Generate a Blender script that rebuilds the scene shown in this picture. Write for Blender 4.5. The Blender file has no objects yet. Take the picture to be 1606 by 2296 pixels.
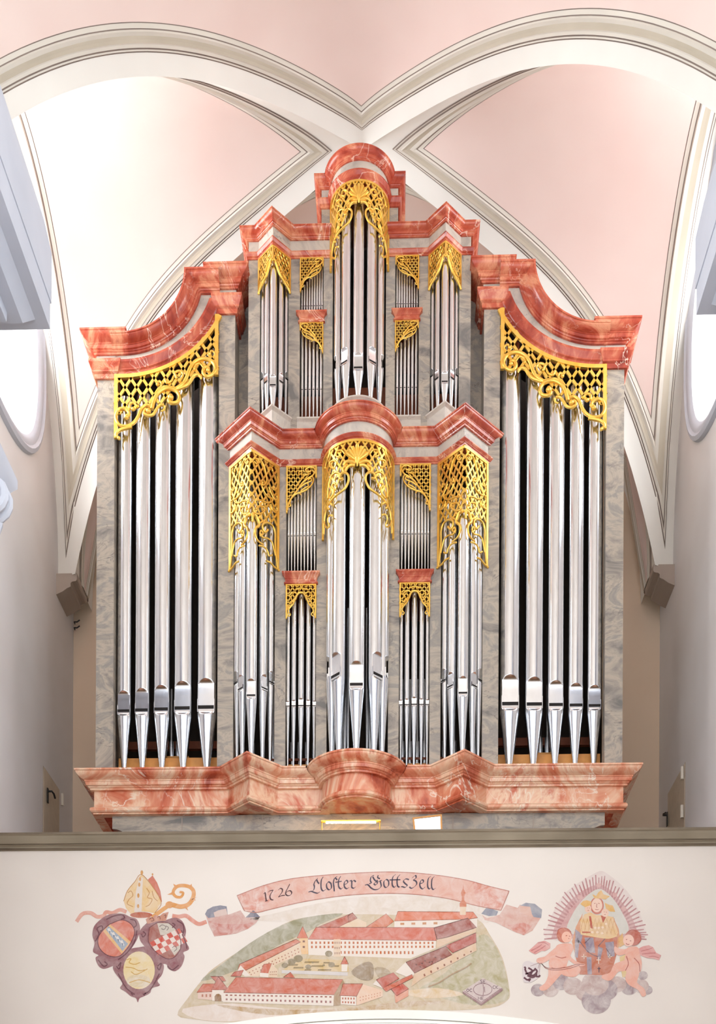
import bpy, math, random
import numpy as np
from mathutils import Matrix, Vector

random.seed(7)
PI = math.pi
S = bpy.context.scene
COL = S.collection

# ------------------------------------------------------------------ camera
FPX, CX, YAW, ROLL, HORIZON = 2520.0, 0.489, 0.03155, 0.00516, 2900.0
CAM = Vector((CX, -14.0, 1.6))
cy_, sy_, cr_, sr_ = math.cos(YAW), math.sin(YAW), math.cos(ROLL), math.sin(ROLL)
RIGHT0, UP0, FWD = Vector((cy_, sy_, 0)), Vector((0, 0, 1)), Vector((-sy_, cy_, 0))
RIGHT = RIGHT0 * cr_ + UP0 * sr_
UP = UP0 * cr_ - RIGHT0 * sr_
cam_d = bpy.data.cameras.new('camera')
cam_d.sensor_fit = 'HORIZONTAL'
cam_d.sensor_width = 36.0
cam_d.lens = FPX * 36.0 / 1606.0
cam_d.shift_y = (HORIZON - 1148.0) / 1606.0
cam_d.clip_end = 200
cam = bpy.data.objects.new('camera', cam_d)
COL.objects.link(cam)
m = Matrix((RIGHT, UP, -FWD)).transposed().to_4x4()
m.translation = CAM
cam.matrix_world = m
S.camera = cam

# ------------------------------------------------------------------ world, light, exposure
world = bpy.data.worlds.new('sky')
S.world = world
world.use_nodes = True
bg = world.node_tree.nodes['Background']
bg.inputs[0].default_value = (0.90, 0.95, 1.0, 1)
bg.inputs[1].default_value = 2.6
S.view_settings.view_transform = 'Standard'
S.view_settings.look = 'None'
S.view_settings.exposure = 0.04
S.view_settings.gamma = 1.0
S.view_settings.use_curve_mapping = False
try:
    S.cycles.use_denoising = True
    S.cycles.max_bounces = 7
    S.cycles.diffuse_bounces = 4
    S.cycles.glossy_bounces = 3
    S.cycles.sample_clamp_indirect = 8
    S.cycles.use_adaptive_sampling = True
    S.cycles.adaptive_threshold = 0.12
    S.cycles.adaptive_min_samples = 16
except Exception:
    pass


def area(name, loc, to, sx, sy, watts, colr):
    d = bpy.data.lights.new(name, 'AREA')
    d.shape = 'RECTANGLE'
    d.size, d.size_y, d.energy, d.color = sx, sy, watts, colr
    o = bpy.data.objects.new(name, d)
    COL.objects.link(o)
    o.location = loc
    o.rotation_euler = (Vector(to) - Vector(loc)).to_track_quat('-Z', 'Y').to_euler()
    return o


# daylight standing in the two oval windows of the gallery bay plus lamps added at unseen nave windows to brighten nave and walls
area('daylight_fill', (-5.1, -0.7, 13.9), (0, -0.5, 14.2), 3.4, 2.6, 260, (0.93, 0.96, 1.0))
area('daylight_fill', (5.1, -0.7, 13.9), (0, 0.2, 12.5), 3.4, 2.6, 130, (0.95, 0.97, 1.0))

for ny in (-6.9, -11.75, -17.25):
    for sg in (-1, 1):
        area('daylight_fill', (sg * 5.0, ny, 9.6), (0, ny + 0.8, 9.0), 2.4, 6.2, 70 if ny > -8 else 380, (0.84, 0.92, 1.0))


# ------------------------------------------------------------------ helpers
def lin(c):
    return tuple((v / 255 / 12.92) if v / 255 <= 0.04045 else ((v / 255 + 0.055) / 1.055) ** 2.4 for v in c)


def at(px, py, Y):
    """world point on the plane y = Y seen at a pixel of the photograph"""
    xi, yi = (px - 803) / FPX, (HORIZON - py) / FPX
    r = RIGHT * xi + UP * yi + FWD
    return CAM + r * ((Y - CAM.y) / r.y)


def node(nt, t, **kw):
    n = nt.nodes.new(t)
    for k, v in kw.items():
        setattr(n, k, v)
    return n


def newmat(name):
    mt = bpy.data.materials.new(name)
    mt.use_nodes = True
    nt = mt.node_tree
    return mt, nt, nt.nodes['Principled BSDF']


def coords(nt, scale=(1, 1, 1), rot=(0, 0, 0)):
    tc = node(nt, 'ShaderNodeTexCoord')
    mp = node(nt, 'ShaderNodeMapping')
    mp.inputs['Scale'].default_value = scale
    mp.inputs['Rotation'].default_value = rot
    nt.links.new(tc.outputs['Object'], mp.inputs[0])
    return mp.outputs[0]


def noise(nt, vec, scale, detail=6, rough=0.6, dist=0.0):
    n = node(nt, 'ShaderNodeTexNoise')
    n.inputs['Scale'].default_value = scale
    n.inputs['Detail'].default_value = detail
    n.inputs['Roughness'].default_value = rough
    n.inputs['Distortion'].default_value = dist
    nt.links.new(vec, n.inputs['Vector'])
    return n.outputs[0]


def ramp(nt, fac, stops):
    r = node(nt, 'ShaderNodeValToRGB')
    el = r.color_ramp.elements
    while len(el) < len(stops):
        el.new(0.5)
    for e, (p, c) in zip(el, stops):
        e.position = p
        e.color = (*c, 1)
    nt.links.new(fac, r.inputs[0])
    return r.outputs[0]


def mix(nt, fac, a, b):
    mx = node(nt, 'ShaderNodeMix', data_type='RGBA')
    if isinstance(fac, (int, float)):
        mx.inputs[0].default_value = fac
    else:
        nt.links.new(fac, mx.inputs[0])
    for i, v in ((6, a), (7, b)):
        if isinstance(v, tuple):
            mx.inputs[i].default_value = (*v, 1)
        else:
            nt.links.new(v, mx.inputs[i])
    return mx.outputs[2]


def bump(nt, b, h, strength=0.1, dist=0.01):
    n = node(nt, 'ShaderNodeBump')
    n.inputs['Strength'].default_value = strength
    n.inputs['Distance'].default_value = dist
    nt.links.new(h, n.inputs['Height'])
    nt.links.new(n.outputs[0], b.inputs['Normal'])


def marble(name, stops, vein, vein_w, scale, rough, vein_scale, stretch=(1, 1, 1), rot=(0, 0, 0), spec=0.5):
    mt, nt, b = newmat(name)
    v = coords(nt, stretch, rot)
    base = ramp(nt, noise(nt, v, scale, 5, 0.62, 1.6), stops)
    n2 = noise(nt, v, vein_scale, 4, 0.55, 2.2)
    vm = ramp(nt, n2, [(0.5 - vein_w, (0, 0, 0)), (0.5, (1, 1, 1)), (0.5 + vein_w, (0, 0, 0))])
    n3 = ramp(nt, noise(nt, v, scale * 0.7, 1), [(0.42, (0, 0, 0)), (0.62, (1, 1, 1))])
    mm = node(nt, 'ShaderNodeMath', operation='MULTIPLY')
    nt.links.new(vm, mm.inputs[0])
    nt.links.new(n3, mm.inputs[1])
    c = mix(nt, mm.outputs[0], base, vein)
    nt.links.new(c, b.inputs['Base Color'])
    b.inputs['Roughness'].default_value = rough
    b.inputs['Specular IOR Level'].default_value = spec
    return mt


def plaster(name, c1, c2, scale=0.6, rough=0.85, bstr=0.05):
    mt, nt, b = newmat(name)
    v = coords(nt)
    n1 = noise(nt, v, scale, 3, 0.62, 0.0)
    nt.links.new(ramp(nt, n1, [(0.32, lin(c1)), (0.68, lin(c2))]), b.inputs['Base Color'])
    b.inputs['Roughness'].default_value = rough
    b.inputs['Specular IOR Level'].default_value = 0.2
    return mt


def plain(name, c, rough=0.6, metal=0.0, var=0.0, scale=8.0):
    mt, nt, b = newmat(name)
    if var:
        v = coords(nt)
        lo = tuple(x * (1 - var) for x in lin(c))
        hi = tuple(min(1, x * (1 + var)) for x in lin(c))
        nt.links.new(ramp(nt, noise(nt, v, scale, 5), [(0.3, lo), (0.7, hi)]), b.inputs['Base Color'])
    else:
        b.inputs['Base Color'].default_value = (*lin(c), 1)
    b.inputs['Roughness'].default_value = rough
    b.inputs['Metallic'].default_value = metal
    return mt


M = {}
M['red'] = marble('red_marble', [(0.30, lin((132, 44, 34))), (0.42, lin((172, 68, 48))), (0.52, lin((198, 98, 72))),
                                 (0.62, lin((226, 152, 116))), (0.72, lin((182, 78, 56)))],
                  lin((246, 212, 190)), 0.011, 1.9, 0.2, 1.4, (1, 1, 0.8))
M['red_low'] = marble('salmon_marble', [(0.32, lin((168, 70, 46))), (0.41, lin((214, 116, 84))), (0.49, lin((234, 162, 128))),
                                        (0.57, lin((248, 212, 180))), (0.66, lin((216, 120, 92))), (0.75, lin((176, 80, 58)))],
                      lin((254, 236, 216)), 0.013, 1.3, 0.22, 1.4, (1, 1, 0.55), (0, 0.5, 0))
M['grey'] = marble('grey_marble', [(0.32, lin((120, 116, 112))), (0.43, lin((162, 152, 141))), (0.51, lin((186, 173, 156))),
                                   (0.59, lin((152, 146, 139))), (0.70, lin((178, 165, 148)))],
                   lin((116, 110, 106)), 0.010, 1.35, 0.35, 1.2, (1, 1, 1.9), (0, 0.75, 0))
M['white_marble'] = marble('pale_marble', [(0.32, lin((172, 163, 153))), (0.5, lin((206, 196, 182))), (0.68, lin((188, 179, 170)))],
                           lin((150, 146, 144)), 0.008, 2.0, 0.35, 1.2)
mt, nt, b = newmat('gilding')
v = coords(nt)
nt.links.new(ramp(nt, noise(nt, v, 9, 4), [(0.3, lin((246, 190, 76))), (0.7, lin((255, 216, 112)))]), b.inputs['Base Color'])
b.inputs['Metallic'].default_value = 0.7
b.inputs['Roughness'].default_value = 0.26
M['gold'] = mt
mt, nt, b = newmat('tin')
v = coords(nt, (1, 1, 0.25))
nt.links.new(ramp(nt, noise(nt, v, 14, 3), [(0.3, (0.80, 0.82, 0.85)), (0.7, (0.89, 0.91, 0.94))]), b.inputs['Base Color'])
b.inputs['Metallic'].default_value = 1.0
b.inputs['Roughness'].default_value = 0.16
M['tin'] = mt
M['slit'] = plain('pipe_mouth_dark', (26, 20, 18), 0.8)
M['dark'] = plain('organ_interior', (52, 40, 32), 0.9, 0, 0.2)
M['wood'] = plain('pine_wood', (226, 160, 86), 0.5, 0, 0.14, 6)
M['brown'] = plain('brown_wood', (128, 66, 38), 0.5, 0, 0.2, 6)
M['white'] = plaster('white_plaster', (231, 228, 220), (242, 239, 231), 0.5)
M['moulding'] = plaster('stucco_moulding', (214, 208, 196), (226, 220, 208), 0.7)
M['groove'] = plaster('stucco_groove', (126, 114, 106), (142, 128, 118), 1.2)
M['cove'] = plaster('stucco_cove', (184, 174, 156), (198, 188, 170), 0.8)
M['pink'] = plaster('pink_plaster', (233, 209, 200), (240, 221, 212), 0.45)
M['wall'] = plaster('wall_plaster', (222, 217, 214), (236, 234, 234), 0.35)
M['beige'] = plaster('beige_plaster', (238, 212, 184), (246, 222, 196), 0.5)
M['parapet'] = plaster('parapet_plaster', (216, 205, 195), (228, 218, 208), 0.35)
M['impost'] = plaster('impost_plaster', (170, 156, 144), (184, 170, 158), 1.0)
M['stone_white'] = plaster('pilaster_stucco', (196, 201, 212), (208, 212, 222), 0.8)
M['rail'] = plaster('weathered_stucco', (126, 114, 96), (164, 152, 132), 0.8)
M['railtop'] = plaster('weathered_fillet', (96, 84, 70), (134, 120, 102), 1.5)
M['door'] = plain('painted_door', (206, 190, 168), 0.7, 0, 0.06)
M['iron'] = plain('black_iron', (48, 46, 46), 0.5, 0.3)
M['hinge'] = plain('hinge_paint', (226, 216, 200), 0.5)
M['floor'] = plain('floor_boards', (150, 112, 80), 0.6, 0, 0.15, 3)
M['nave_floor'] = plain('nave_paving', (176, 160, 146), 0.5, 0, 0.1, 2)
mt, nt, b = newmat('mirror_glass')
b.inputs['Base Color'].default_value = (0.93, 0.95, 0.96, 1)
b.inputs['Metallic'].default_value = 1
b.inputs['Roughness'].default_value = 0.03
M['mirror'] = mt
mt, nt, b = newmat('lamp_tube')
b.inputs['Base Color'].default_value = (1, 0.8, 0.45, 1)
b.inputs['Emission Color'].default_value = (1, 0.62, 0.22, 1)
b.inputs['Emission Strength'].default_value = 140
M['lamp'] = mt
mt, nt, b = newmat('window_glass')
nt.nodes.remove(b)
out = nt.nodes['Material Output']
tr, gl, ms = node(nt, 'ShaderNodeBsdfTransparent'), node(nt, 'ShaderNodeBsdfGlossy'), node(nt, 'ShaderNodeMixShader')
ms.inputs[0].default_value = 0.06
gl.inputs['Roughness'].default_value = 0.05
nt.links.new(tr.outputs[0], ms.inputs[1])
nt.links.new(gl.outputs[0], ms.inputs[2])
nt.links.new(ms.outputs[0], out.inputs[0])
M['glass'] = mt

PAINTWALL = lin((222, 213, 206))


def paint(c, wash=0.35, scale=9.0):
    """fresco colour: thin lime wash that lets the plaster through in patches"""
    key = ('paint', c, wash)
    if key in M:
        return M[key]
    mt, nt, b = newmat('fresco_%02x%02x%02x' % c)
    v = coords(nt)
    f = ramp(nt, noise(nt, v, scale, 4, 0.65, 0.8), [(0.3, (0, 0, 0)), (0.75, (1, 1, 1))])
    ml = node(nt, 'ShaderNodeMath', operation='MULTIPLY')
    nt.links.new(f, ml.inputs[0])
    ml.inputs[1].default_value = wash * 1.05
    nt.links.new(mix(nt, ml.outputs[0], tuple(x * 0.86 for x in lin(c)), PAINTWALL), b.inputs['Base Color'])
    b.inputs['Roughness'].default_value = 0.9
    b.inputs['Specular IOR Level'].default_value = 0.1
    M[key] = mt
    return mt


class MB:
    def __init__(self):
        self.v, self.f, self.mi = [], [], []

    def add(self, vs, fs, mi=0):
        n = len(self.v)
        self.v += [tuple(p) for p in vs]
        self.f += [tuple(i + n for i in f) for f in fs]
        self.mi += [mi] * len(fs)

    def box(self, x0, x1, y0, y1, z0, z1, mi=0):
        self.add([(x0, y0, z0), (x1, y0, z0), (x1, y1, z0), (x0, y1, z0), (x0, y0, z1), (x1, y0, z1), (x1, y1, z1), (x0, y1, z1)],
                 [(0, 3, 2, 1), (4, 5, 6, 7), (0, 1, 5, 4), (1, 2, 6, 5), (2, 3, 7, 6), (3, 0, 4, 7)], mi)

    def grid(self, rows, mi=0, closed=False):
        n = len(rows[0])
        vs = [p for r in rows for p in r]
        fs = []
        for i in range(len(rows) - 1):
            for j in range(n if closed else n - 1):
                k = (j + 1) % n
                fs.append((i * n + j, i * n + k, (i + 1) * n + k, (i + 1) * n + j))
        self.add(vs, fs, mi)

    def tube(self, pts, rad, sides=8, mi=0, flat=1.0, ball=0.0):
        pts = [Vector(p) for p in pts]
        n = len(pts)
        if isinstance(rad, (int, float)):
            rad = [rad] * n
        rows = []
        ref = None
        for i in range(n):
            t = (pts[min(i + 1, n - 1)] - pts[max(i - 1, 0)])
            if t.length < 1e-9:
                t = Vector((0, 0, 1))
            t.normalize()
            if ref is None:
                ref = Vector((0, -1, 0)) if abs(t.y) < 0.9 else Vector((1, 0, 0))
            a = (ref - t * ref.dot(t))
            if a.length < 1e-6:
                a = t.orthogonal()
            a.normalize()
            b_ = t.cross(a)
            rows.append([pts[i] + (a * math.cos(q) + b_ * math.sin(q)) * rad[i] for q in [2 * PI * k / sides for k in range(sides)]])
        self.grid(rows, mi, True)
        k = len(self.v)
        self.f.append(tuple(range(k - sides, k)))
        self.f.append(tuple(range(k - sides * n + sides - 1, k - sides * n - 1, -1)))
        self.mi += [mi, mi]
        if ball:
            self.ball(pts[-1], ball, mi=mi)

    def ball(self, c, r, n=8, mi=0, sq=(1, 1, 1)):
        c = Vector(c)
        rows = []
        for i in range(n // 2 + 1):
            a = PI * i / (n // 2)
            rows.append([(c.x + sq[0] * r * math.sin(a) * math.cos(2 * PI * j / n), c.y + sq[1] * r * math.sin(a) * math.sin(2 * PI * j / n),
                          c.z + sq[2] * r * math.cos(a)) for j in range(n)])
        self.grid(rows, mi, True)

    def build(self, name, mat, parent=None, smooth=None):
        me = bpy.data.meshes.new(name)
        me.from_pydata(self.v, [], self.f)
        mats = mat if isinstance(mat, list) else [mat]
        for q in mats:
            me.materials.append(M[q] if isinstance(q, str) else q)
        if len(mats) > 1:
            me.polygons.foreach_set('material_index', self.mi)
        if smooth is not None:
            me.polygons.foreach_set('use_smooth', [True] * len(me.polygons))
            if smooth > 0:
                me.set_sharp_from_angle(angle=math.radians(smooth))
        me.update()
        o = bpy.data.objects.new(name, me)
        COL.objects.link(o)
        if parent is not None:
            setparent(o, parent)
        return o


def setparent(o, parent):
    o.parent = parent
    w = Matrix.Translation(parent.location) if parent.parent is None else Matrix.Translation(Vector(parent.location))
    if parent.get('_w') is not None:
        w = Matrix.Translation(Vector(parent['_w']))
    elif parent.parent is not None:
        w = Matrix.Identity(4)
    o.matrix_parent_inverse = w.inverted()


def empty(name, loc, label, cat, group=None):
    o = bpy.data.objects.new(name, None)
    COL.objects.link(o)
    o.location = loc
    o.empty_display_size = 0.2
    tag(o, label, cat, group)
    return o


def tag(o, label, cat=None, group=None, kind=None):
    o['label'] = label
    if cat:
        o['category'] = cat
    if group:
        o['group'] = group
    if kind:
        o['kind'] = kind
    return o


def struct(o, label, cat):
    return tag(o, label, cat, kind='structure')


def miter_path(path, closed=False):
    """outward offset vectors (left-hand side of travel seen from above = towards -y when going +x)"""
    n = len(path)
    out = []
    for i in range(n):
        def nrm(a, b):
            dx, dy = b[0] - a[0], b[1] - a[1]
            l = math.hypot(dx, dy) or 1
            return (dy / l, -dx / l)
        if i == 0:
            q = nrm(path[0], path[1])
        elif i == n - 1:
            q = nrm(path[-2], path[-1])
        else:
            a, b = nrm(path[i - 1], path[i]), nrm(path[i], path[i + 1])
            s = (a[0] + b[0], a[1] + b[1])
            l2 = 1 + a[0] * b[0] + a[1] * b[1]
            l2 = max(l2, 0.25)
            q = (s[0] / l2, s[1] / l2)
        out.append(q)
    return out


def sweep(mb, path, prof, mi=0, cap=True, floor_ends=None):
    """prof: list of (out, z) from top-inner to bottom-inner; floor_ends: run the two ends back to y = value"""
    off = miter_path(path)
    rows = []
    for k, (p, q) in enumerate(zip(path, off)):
        row = []
        for (o, z) in prof:
            x, y = p[0] + q[0] * o, p[1] + q[1] * o
            if floor_ends is not None and k in (0, len(path) - 1):
                a, b_ = (path[0], path[1]) if k == 0 else (path[-1], path[-2])
                dx, dy = b_[0] - a[0], b_[1] - a[1]
                if abs(dy) > 1e-6:
                    t = (floor_ends - y) / dy
                    x, y = x + dx * t, y + dy * t
            row.append((x, y, z))
        rows.append(row)
    mb.grid(rows, mi)
    if cap:
        n = len(prof)
        base = len(mb.v) - n * len(rows)
        mb.f.append(tuple(base + i for i in range(n)))
        mb.f.append(tuple(len(mb.v) - 1 - i for i in range(n)))
        mb.mi += [mi, mi]


def cornice_prof(c, z0, z1, inner=0.0):
    """big crown moulding from z1 (top, projecting c) to z0"""
    h = z1 - z0
    P = [(-0.12, 1), (c, 1), (c, 0.90), (c * 0.94, 0.87), (c * 0.93, 0.80), (c * 0.86, 0.70), (c * 0.74, 0.60), (c * 0.60, 0.53), (c * 0.50, 0.48),
         (c * 0.50, 0.42), (c * 0.46, 0.40), (c * 0.42, 0.22), (c * 0.32, 0.18), (c * 0.28, 0.12), (c * 0.22, 0.10), (c * 0.20, 0.0), (-0.12, 0)]
    return [(o, z0 + h * t) for o, t in P]


def low_prof(c, z0, z1):
    h = z1 - z0
    P = [(-0.10, 1), (c, 1), (c, 0.82), (c * 0.92, 0.76), (c * 0.7, 0.5), (c * 0.6, 0.42), (c * 0.6, 0.34), (c * 0.35, 0.26), (c * 0.30, 0.0), (-0.10, 0)]
    return [(o, z0 + h * t) for o, t in P]


def flat_prof(z0, z1, o=0.0):
    return [(-0.12, z1), (o, z1), (o, z0), (-0.12, z0)]


def arc(xc, R, n=24, a0=-90, a1=90):
    return [(xc + R * math.sin(math.radians(a0 + (a1 - a0) * i / n)), -R * math.cos(math.radians(a0 + (a1 - a0) * i / n))) for i in range(n + 1)]


def catmull(pts, n=6, closed=False):
    pts = [tuple(p) for p in pts]
    if len(pts) < 3:
        return pts
    out = []
    N = len(pts)
    rng = range(N) if closed else range(N - 1)
    for i in rng:
        if closed:
            p0, p1, p2, p3 = pts[(i - 1) % N], pts[i], pts[(i + 1) % N], pts[(i + 2) % N]
        else:
            p1, p2 = pts[i], pts[i + 1]
            p0 = pts[i - 1] if i else tuple(2 * a - b for a, b in zip(p1, p2))
            p3 = pts[i + 2] if i + 2 < N else tuple(2 * b - a for a, b in zip(p1, p2))
        for k in range(n):
            t = k / n
            out.append(tuple(0.5 * (2 * b_ + (c - a) * t + (2 * a - 5 * b_ + 4 * c - d) * t * t + (3 * b_ - a - 3 * c + d) * t ** 3)
                             for a, b_, c, d in zip(p0, p1, p2, p3)))
    if not closed:
        out.append(pts[-1])
    return out


# ================================================================== THE CHURCH
WX, YB, ZT = 4.4, 2.85, 17.6          # side walls, back wall, top of walls
YC, ZC, A = 0.9, 16.77, 4.12          # crown of the groin vault, half width at the springing
YBF, YFF, ZS = 1.95, -3.5, 11.88      # back and front springing, springing height
zb = lambda s: ZC - 2.3 * s - (ZC - ZS - 2.3) * s ** 6
zf = lambda s: ZC - 2.0 * s - (ZC - ZS - 2.0) * s ** 3
HW = 3.8


def shp(v, s):
    return max(0.0, 1 - v * v) ** (1 - 0.5 * min(1, s) ** 2)


def side_cap(s, v, sg):
    """s 0 crown .. 1 springing .. 1.07 wall;  v -1 front groin .. 1 back groin"""
    q = min(s, 1.0)
    x = A * s if s <= 1 else A + (WX + 0.01 - A) * (s - 1) / 0.07
    ybk = YC + (YBF - YC) * q + (0.12 * (s - 1) / 0.07 if s > 1 else 0)
    yfr = YC + (YFF - YC) * q
    y = (ybk + yfr) / 2 + (ybk - yfr) / 2 * v
    k = (v + 1) / 2
    lo = zf(q) * (1 - k) + zb(q) * k
    ridge = ZC - (ZC - ZS - HW) * q
    mid = (zf(q) + zb(q)) / 2
    return Vector((sg * x, y, lo + (ridge - mid) * shp(v, q)))


def front_cap(s, v, sg=1):
    return Vector((A * s * v, YC + (YFF - YC) * s, zf(s) + (ZC - zf(s)) * shp(v, s)))


def back_cap(s, v, sg=1):
    q = min(s, 1.0)
    y = YC + (YBF - YC) * q if s <= 1 else YBF + (YB + 0.02 - YBF) * (s - 1)
    return Vector((A * q * v, y, zb(q) + (ZC - zb(q)) * shp(v, q)))


CENTER = Vector((0, -0.5, 11))
ceiling = MB()
vs_ = [-1 + 2 * j / 72 for j in range(73)]
vs_ = [math.copysign(1 - (1 - abs(v)) ** 1.5, v) if v else 0 for v in vs_]
ss = [i / 60 for i in range(61)]
for sg in (-1, 1):
    ceiling.grid([[side_cap(s, v, sg) for v in vs_] for s in ss + [1.02, 1.045, 1.07]])
ceiling.grid([[front_cap(s, v) for v in vs_] for s in ss])
ceiling.grid([[back_cap(s, v) for v in vs_] for s in ss + [1.25, 1.5, 1.75, 2.0]])
ceil_o = ceiling.build('ceiling', 'white', smooth=40)
struct(ceil_o, 'white and pink groin vault with moulded ribs above the organ', 'vault')
nave = MB()
nv = [math.sin(PI / 2 * (-1 + 2 * j / 40)) for j in range(41)]
nave.grid([[(A * v, y, ZS + (ZC - ZS) * math.sqrt(max(0, 1 - v * v))) for v in nv] for y in (YFF, -6, -9, -12, -15, -18, -21)])
nave_o = nave.build('nave_vault', 'parapet', ceil_o, 0)


def frame_on(cap, sg, s_w, sinb, sinf, name, two_sided=True, strips=None, shift=0.0, w0=0.215, kw=0.53):
    """moulded frame following the edges of a vault cap, and the painted panel inside it"""
    N, K = 46, 26
    fine = np.concatenate([np.linspace(-1, 1, 181)])
    fine = np.sign(fine) * (1 - (1 - np.abs(fine)) ** 1.6)
    cache = {}

    ts = np.linspace(0.0, 1.0, 180)
    arrF = np.array([tuple(cap(float(t), -1.0, sg)) for t in ts])
    arrB = np.array([tuple(cap(float(t), 1.0, sg)) for t in ts])

    def row(s):
        # true distance of every point of the row from the two groin arrises
        key = round(s, 7)
        if key not in cache:
            P = np.array([tuple(cap(s, float(v), sg)) for v in fine])
            dF = np.sqrt(((P[:, None, :] - arrF[None]) ** 2).sum(2)).min(1)
            dB = np.sqrt(((P[:, None, :] - arrB[None]) ** 2).sum(2)).min(1)
            cache[key] = (np.maximum.accumulate(dF), np.maximum.accumulate(dB[::-1]))
        return cache[key]

    def vpair(s, w):
        dF, dB = row(s)
        vf = np.interp(w, dF, fine)
        vb = np.interp(w, dB, fine[::-1])
        return float(vf), float(vb)

    def loop(w):
        lo, hi = 0.0, s_w(w)
        for _ in range(40):
            md = (lo + hi) / 2
            vf, vb = vpair(md, w)
            if vb > vf and vf < 0.999 and vb > -0.999:
                hi = md
            else:
                lo = md
        st, sw = hi, s_w(w)
        back, front = [], []
        for i in range(N + 1):
            s = st + (sw - st) * (i / N)
            vf, vb = vpair(s, w)
            if i == 0:
                vf = vb = (vf + vb) / 2
            back.append((s, vb))
            front.append((s, vf))
        vb, vf = back[-1][1], front[-1][1]
        wall = [(sw, vb + (vf - vb) * k / K) for k in range(1, K)]
        return back + wall + front[::-1][:-1], back, front

    def lift(s, v, h):
        e = 1e-3
        p = cap(s, v, sg)
        a = cap(min(s + e, 2), v, sg) - cap(max(s - e, 1e-4), v, sg)
        b_ = cap(s, min(v + e, 1), sg) - cap(s, max(v - e, -1), sg)
        n = a.cross(b_)
        if n.length < 1e-12:
            n = Vector((0, 0, -1))
        n.normalize()
        if n.dot(CENTER - p) < 0:
            n = -n
        return p + n * h

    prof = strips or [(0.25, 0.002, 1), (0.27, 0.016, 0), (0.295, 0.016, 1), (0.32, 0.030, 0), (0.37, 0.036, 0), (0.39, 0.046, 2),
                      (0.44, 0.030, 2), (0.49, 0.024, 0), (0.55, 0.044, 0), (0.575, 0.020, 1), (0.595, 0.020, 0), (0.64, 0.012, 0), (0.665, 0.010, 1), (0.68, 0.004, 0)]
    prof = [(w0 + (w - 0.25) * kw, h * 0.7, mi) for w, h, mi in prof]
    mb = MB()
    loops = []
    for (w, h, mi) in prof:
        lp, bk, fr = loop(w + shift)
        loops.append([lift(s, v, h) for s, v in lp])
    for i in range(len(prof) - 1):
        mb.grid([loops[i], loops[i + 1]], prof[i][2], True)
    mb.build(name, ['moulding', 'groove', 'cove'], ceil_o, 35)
    lp, bk, fr = loop(prof[-1][0] + shift)
    pk = MB()
    rows = []
    for (s, vb), (_, vf) in zip(bk, fr):
        rows.append([lift(s, vf + (vb - vf) * k / K, 0.006) for k in range(K + 1)])
    pk.grid(rows)
    pk.build('vault_panel', 'pink', ceil_o, 0)


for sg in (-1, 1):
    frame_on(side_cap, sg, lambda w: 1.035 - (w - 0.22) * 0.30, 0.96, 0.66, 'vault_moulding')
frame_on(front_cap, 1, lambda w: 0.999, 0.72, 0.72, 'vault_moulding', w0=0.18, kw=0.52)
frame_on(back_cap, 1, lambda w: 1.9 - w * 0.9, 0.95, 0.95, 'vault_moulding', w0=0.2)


def wall_with_hole(mb, x, y0, y1, z0, z1, cyy, czz, a, b, p=2.5, n=72):
    inner, outer = [], []
    corners = [math.atan2(z - czz, y - cyy) for y in (y0, y1) for z in (z0, z1)]
    angs = sorted([2 * PI * i / n - PI for i in range(n)] + corners)
    for t in angs:
        c, s = math.cos(t), math.sin(t)
        r = (abs(c / a) ** p + abs(s / b) ** p) ** (-1 / p)
        inner.append((x, cyy + r * c, czz + r * s))
        k = min(((y1 if c > 0 else y0) - cyy) / c if abs(c) > 1e-9 else 1e9, ((z1 if s > 0 else z0) - czz) / s if abs(s) > 1e-9 else 1e9)
        outer.append((x, cyy + k * c, czz + k * s))
    mb.grid([inner, outer], 0, True)
    return inner


bays = [(-3.5, YB + 0.3, -0.62, 14.02, 1.72, 1.46, 2.5), (-9.0, -3.5, -6.9, 9.6, 1.3, 3.4, 3.5), (-14.5, -9.0, -11.75, 9.6, 1.3, 3.4, 3.5), (-20.0, -14.5, -17.25, 9.6, 1.3, 3.4, 3.5)]  # nave windows are unseen, made tall to throw more light on the walls
wn = 0
for side, sg in (('left', -1), ('right', 1)):
    mb = MB()
    holes = []
    for (y0, y1, cc, zc_w, wa, wb, wp) in bays:
        holes.append(wall_with_hole(mb, sg * WX, y0, y1, -0.2, ZT, cc, zc_w, wa, wb, wp))
    w = mb.build('wall_' + side, 'wall')
    struct(w, 'plastered %s side wall with a tall oval window' % side, 'wall')
    for k, h in enumerate(holes):
        wn += 1
        root = bpy.data.objects.new('window_%d' % wn, None)
        COL.objects.link(root)
        root.location = (sg * WX, bays[k][2], 12.5)
        where = {'left': 'left', 'right': 'right'}[side]
        struct(root, ('white oval window in the %s wall of the organ gallery' % where) if k == 0 else
               'tall %s window in the %s nave wall, outside the picture, shaped to add light' % (('first', 'second', 'third')[k - 1], where), 'window')
        cyy, czz = bays[k][2], bays[k][3]

        def ring(f, dx):
            return [(sg * (WX + dx), cyy + (p[1] - cyy) * f, czz + (p[2] - czz) * f) for p in h]
        rv = MB()
        rv.grid([ring(1.0, -0.005), ring(0.97, 0.15), ring(0.93, 0.5)], 0, True)
        rv.build('window_reveal', 'wall', root, 60)
        fr = MB()
        fr.grid([ring(1.13, -0.002), ring(1.12, -0.05), ring(1.09, -0.07), ring(1.07, -0.045), ring(1.05, -0.05), ring(1.02, -0.03), ring(1.0, -0.005)], 0, True)
        fr.build('window_frame', 'stone_white', root, 40)
        gl_ = MB()
        gl_.add(ring(0.94, 0.42), [tuple(range(len(h)))])
        gl_.build('window_pane', 'glass', root)

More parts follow.
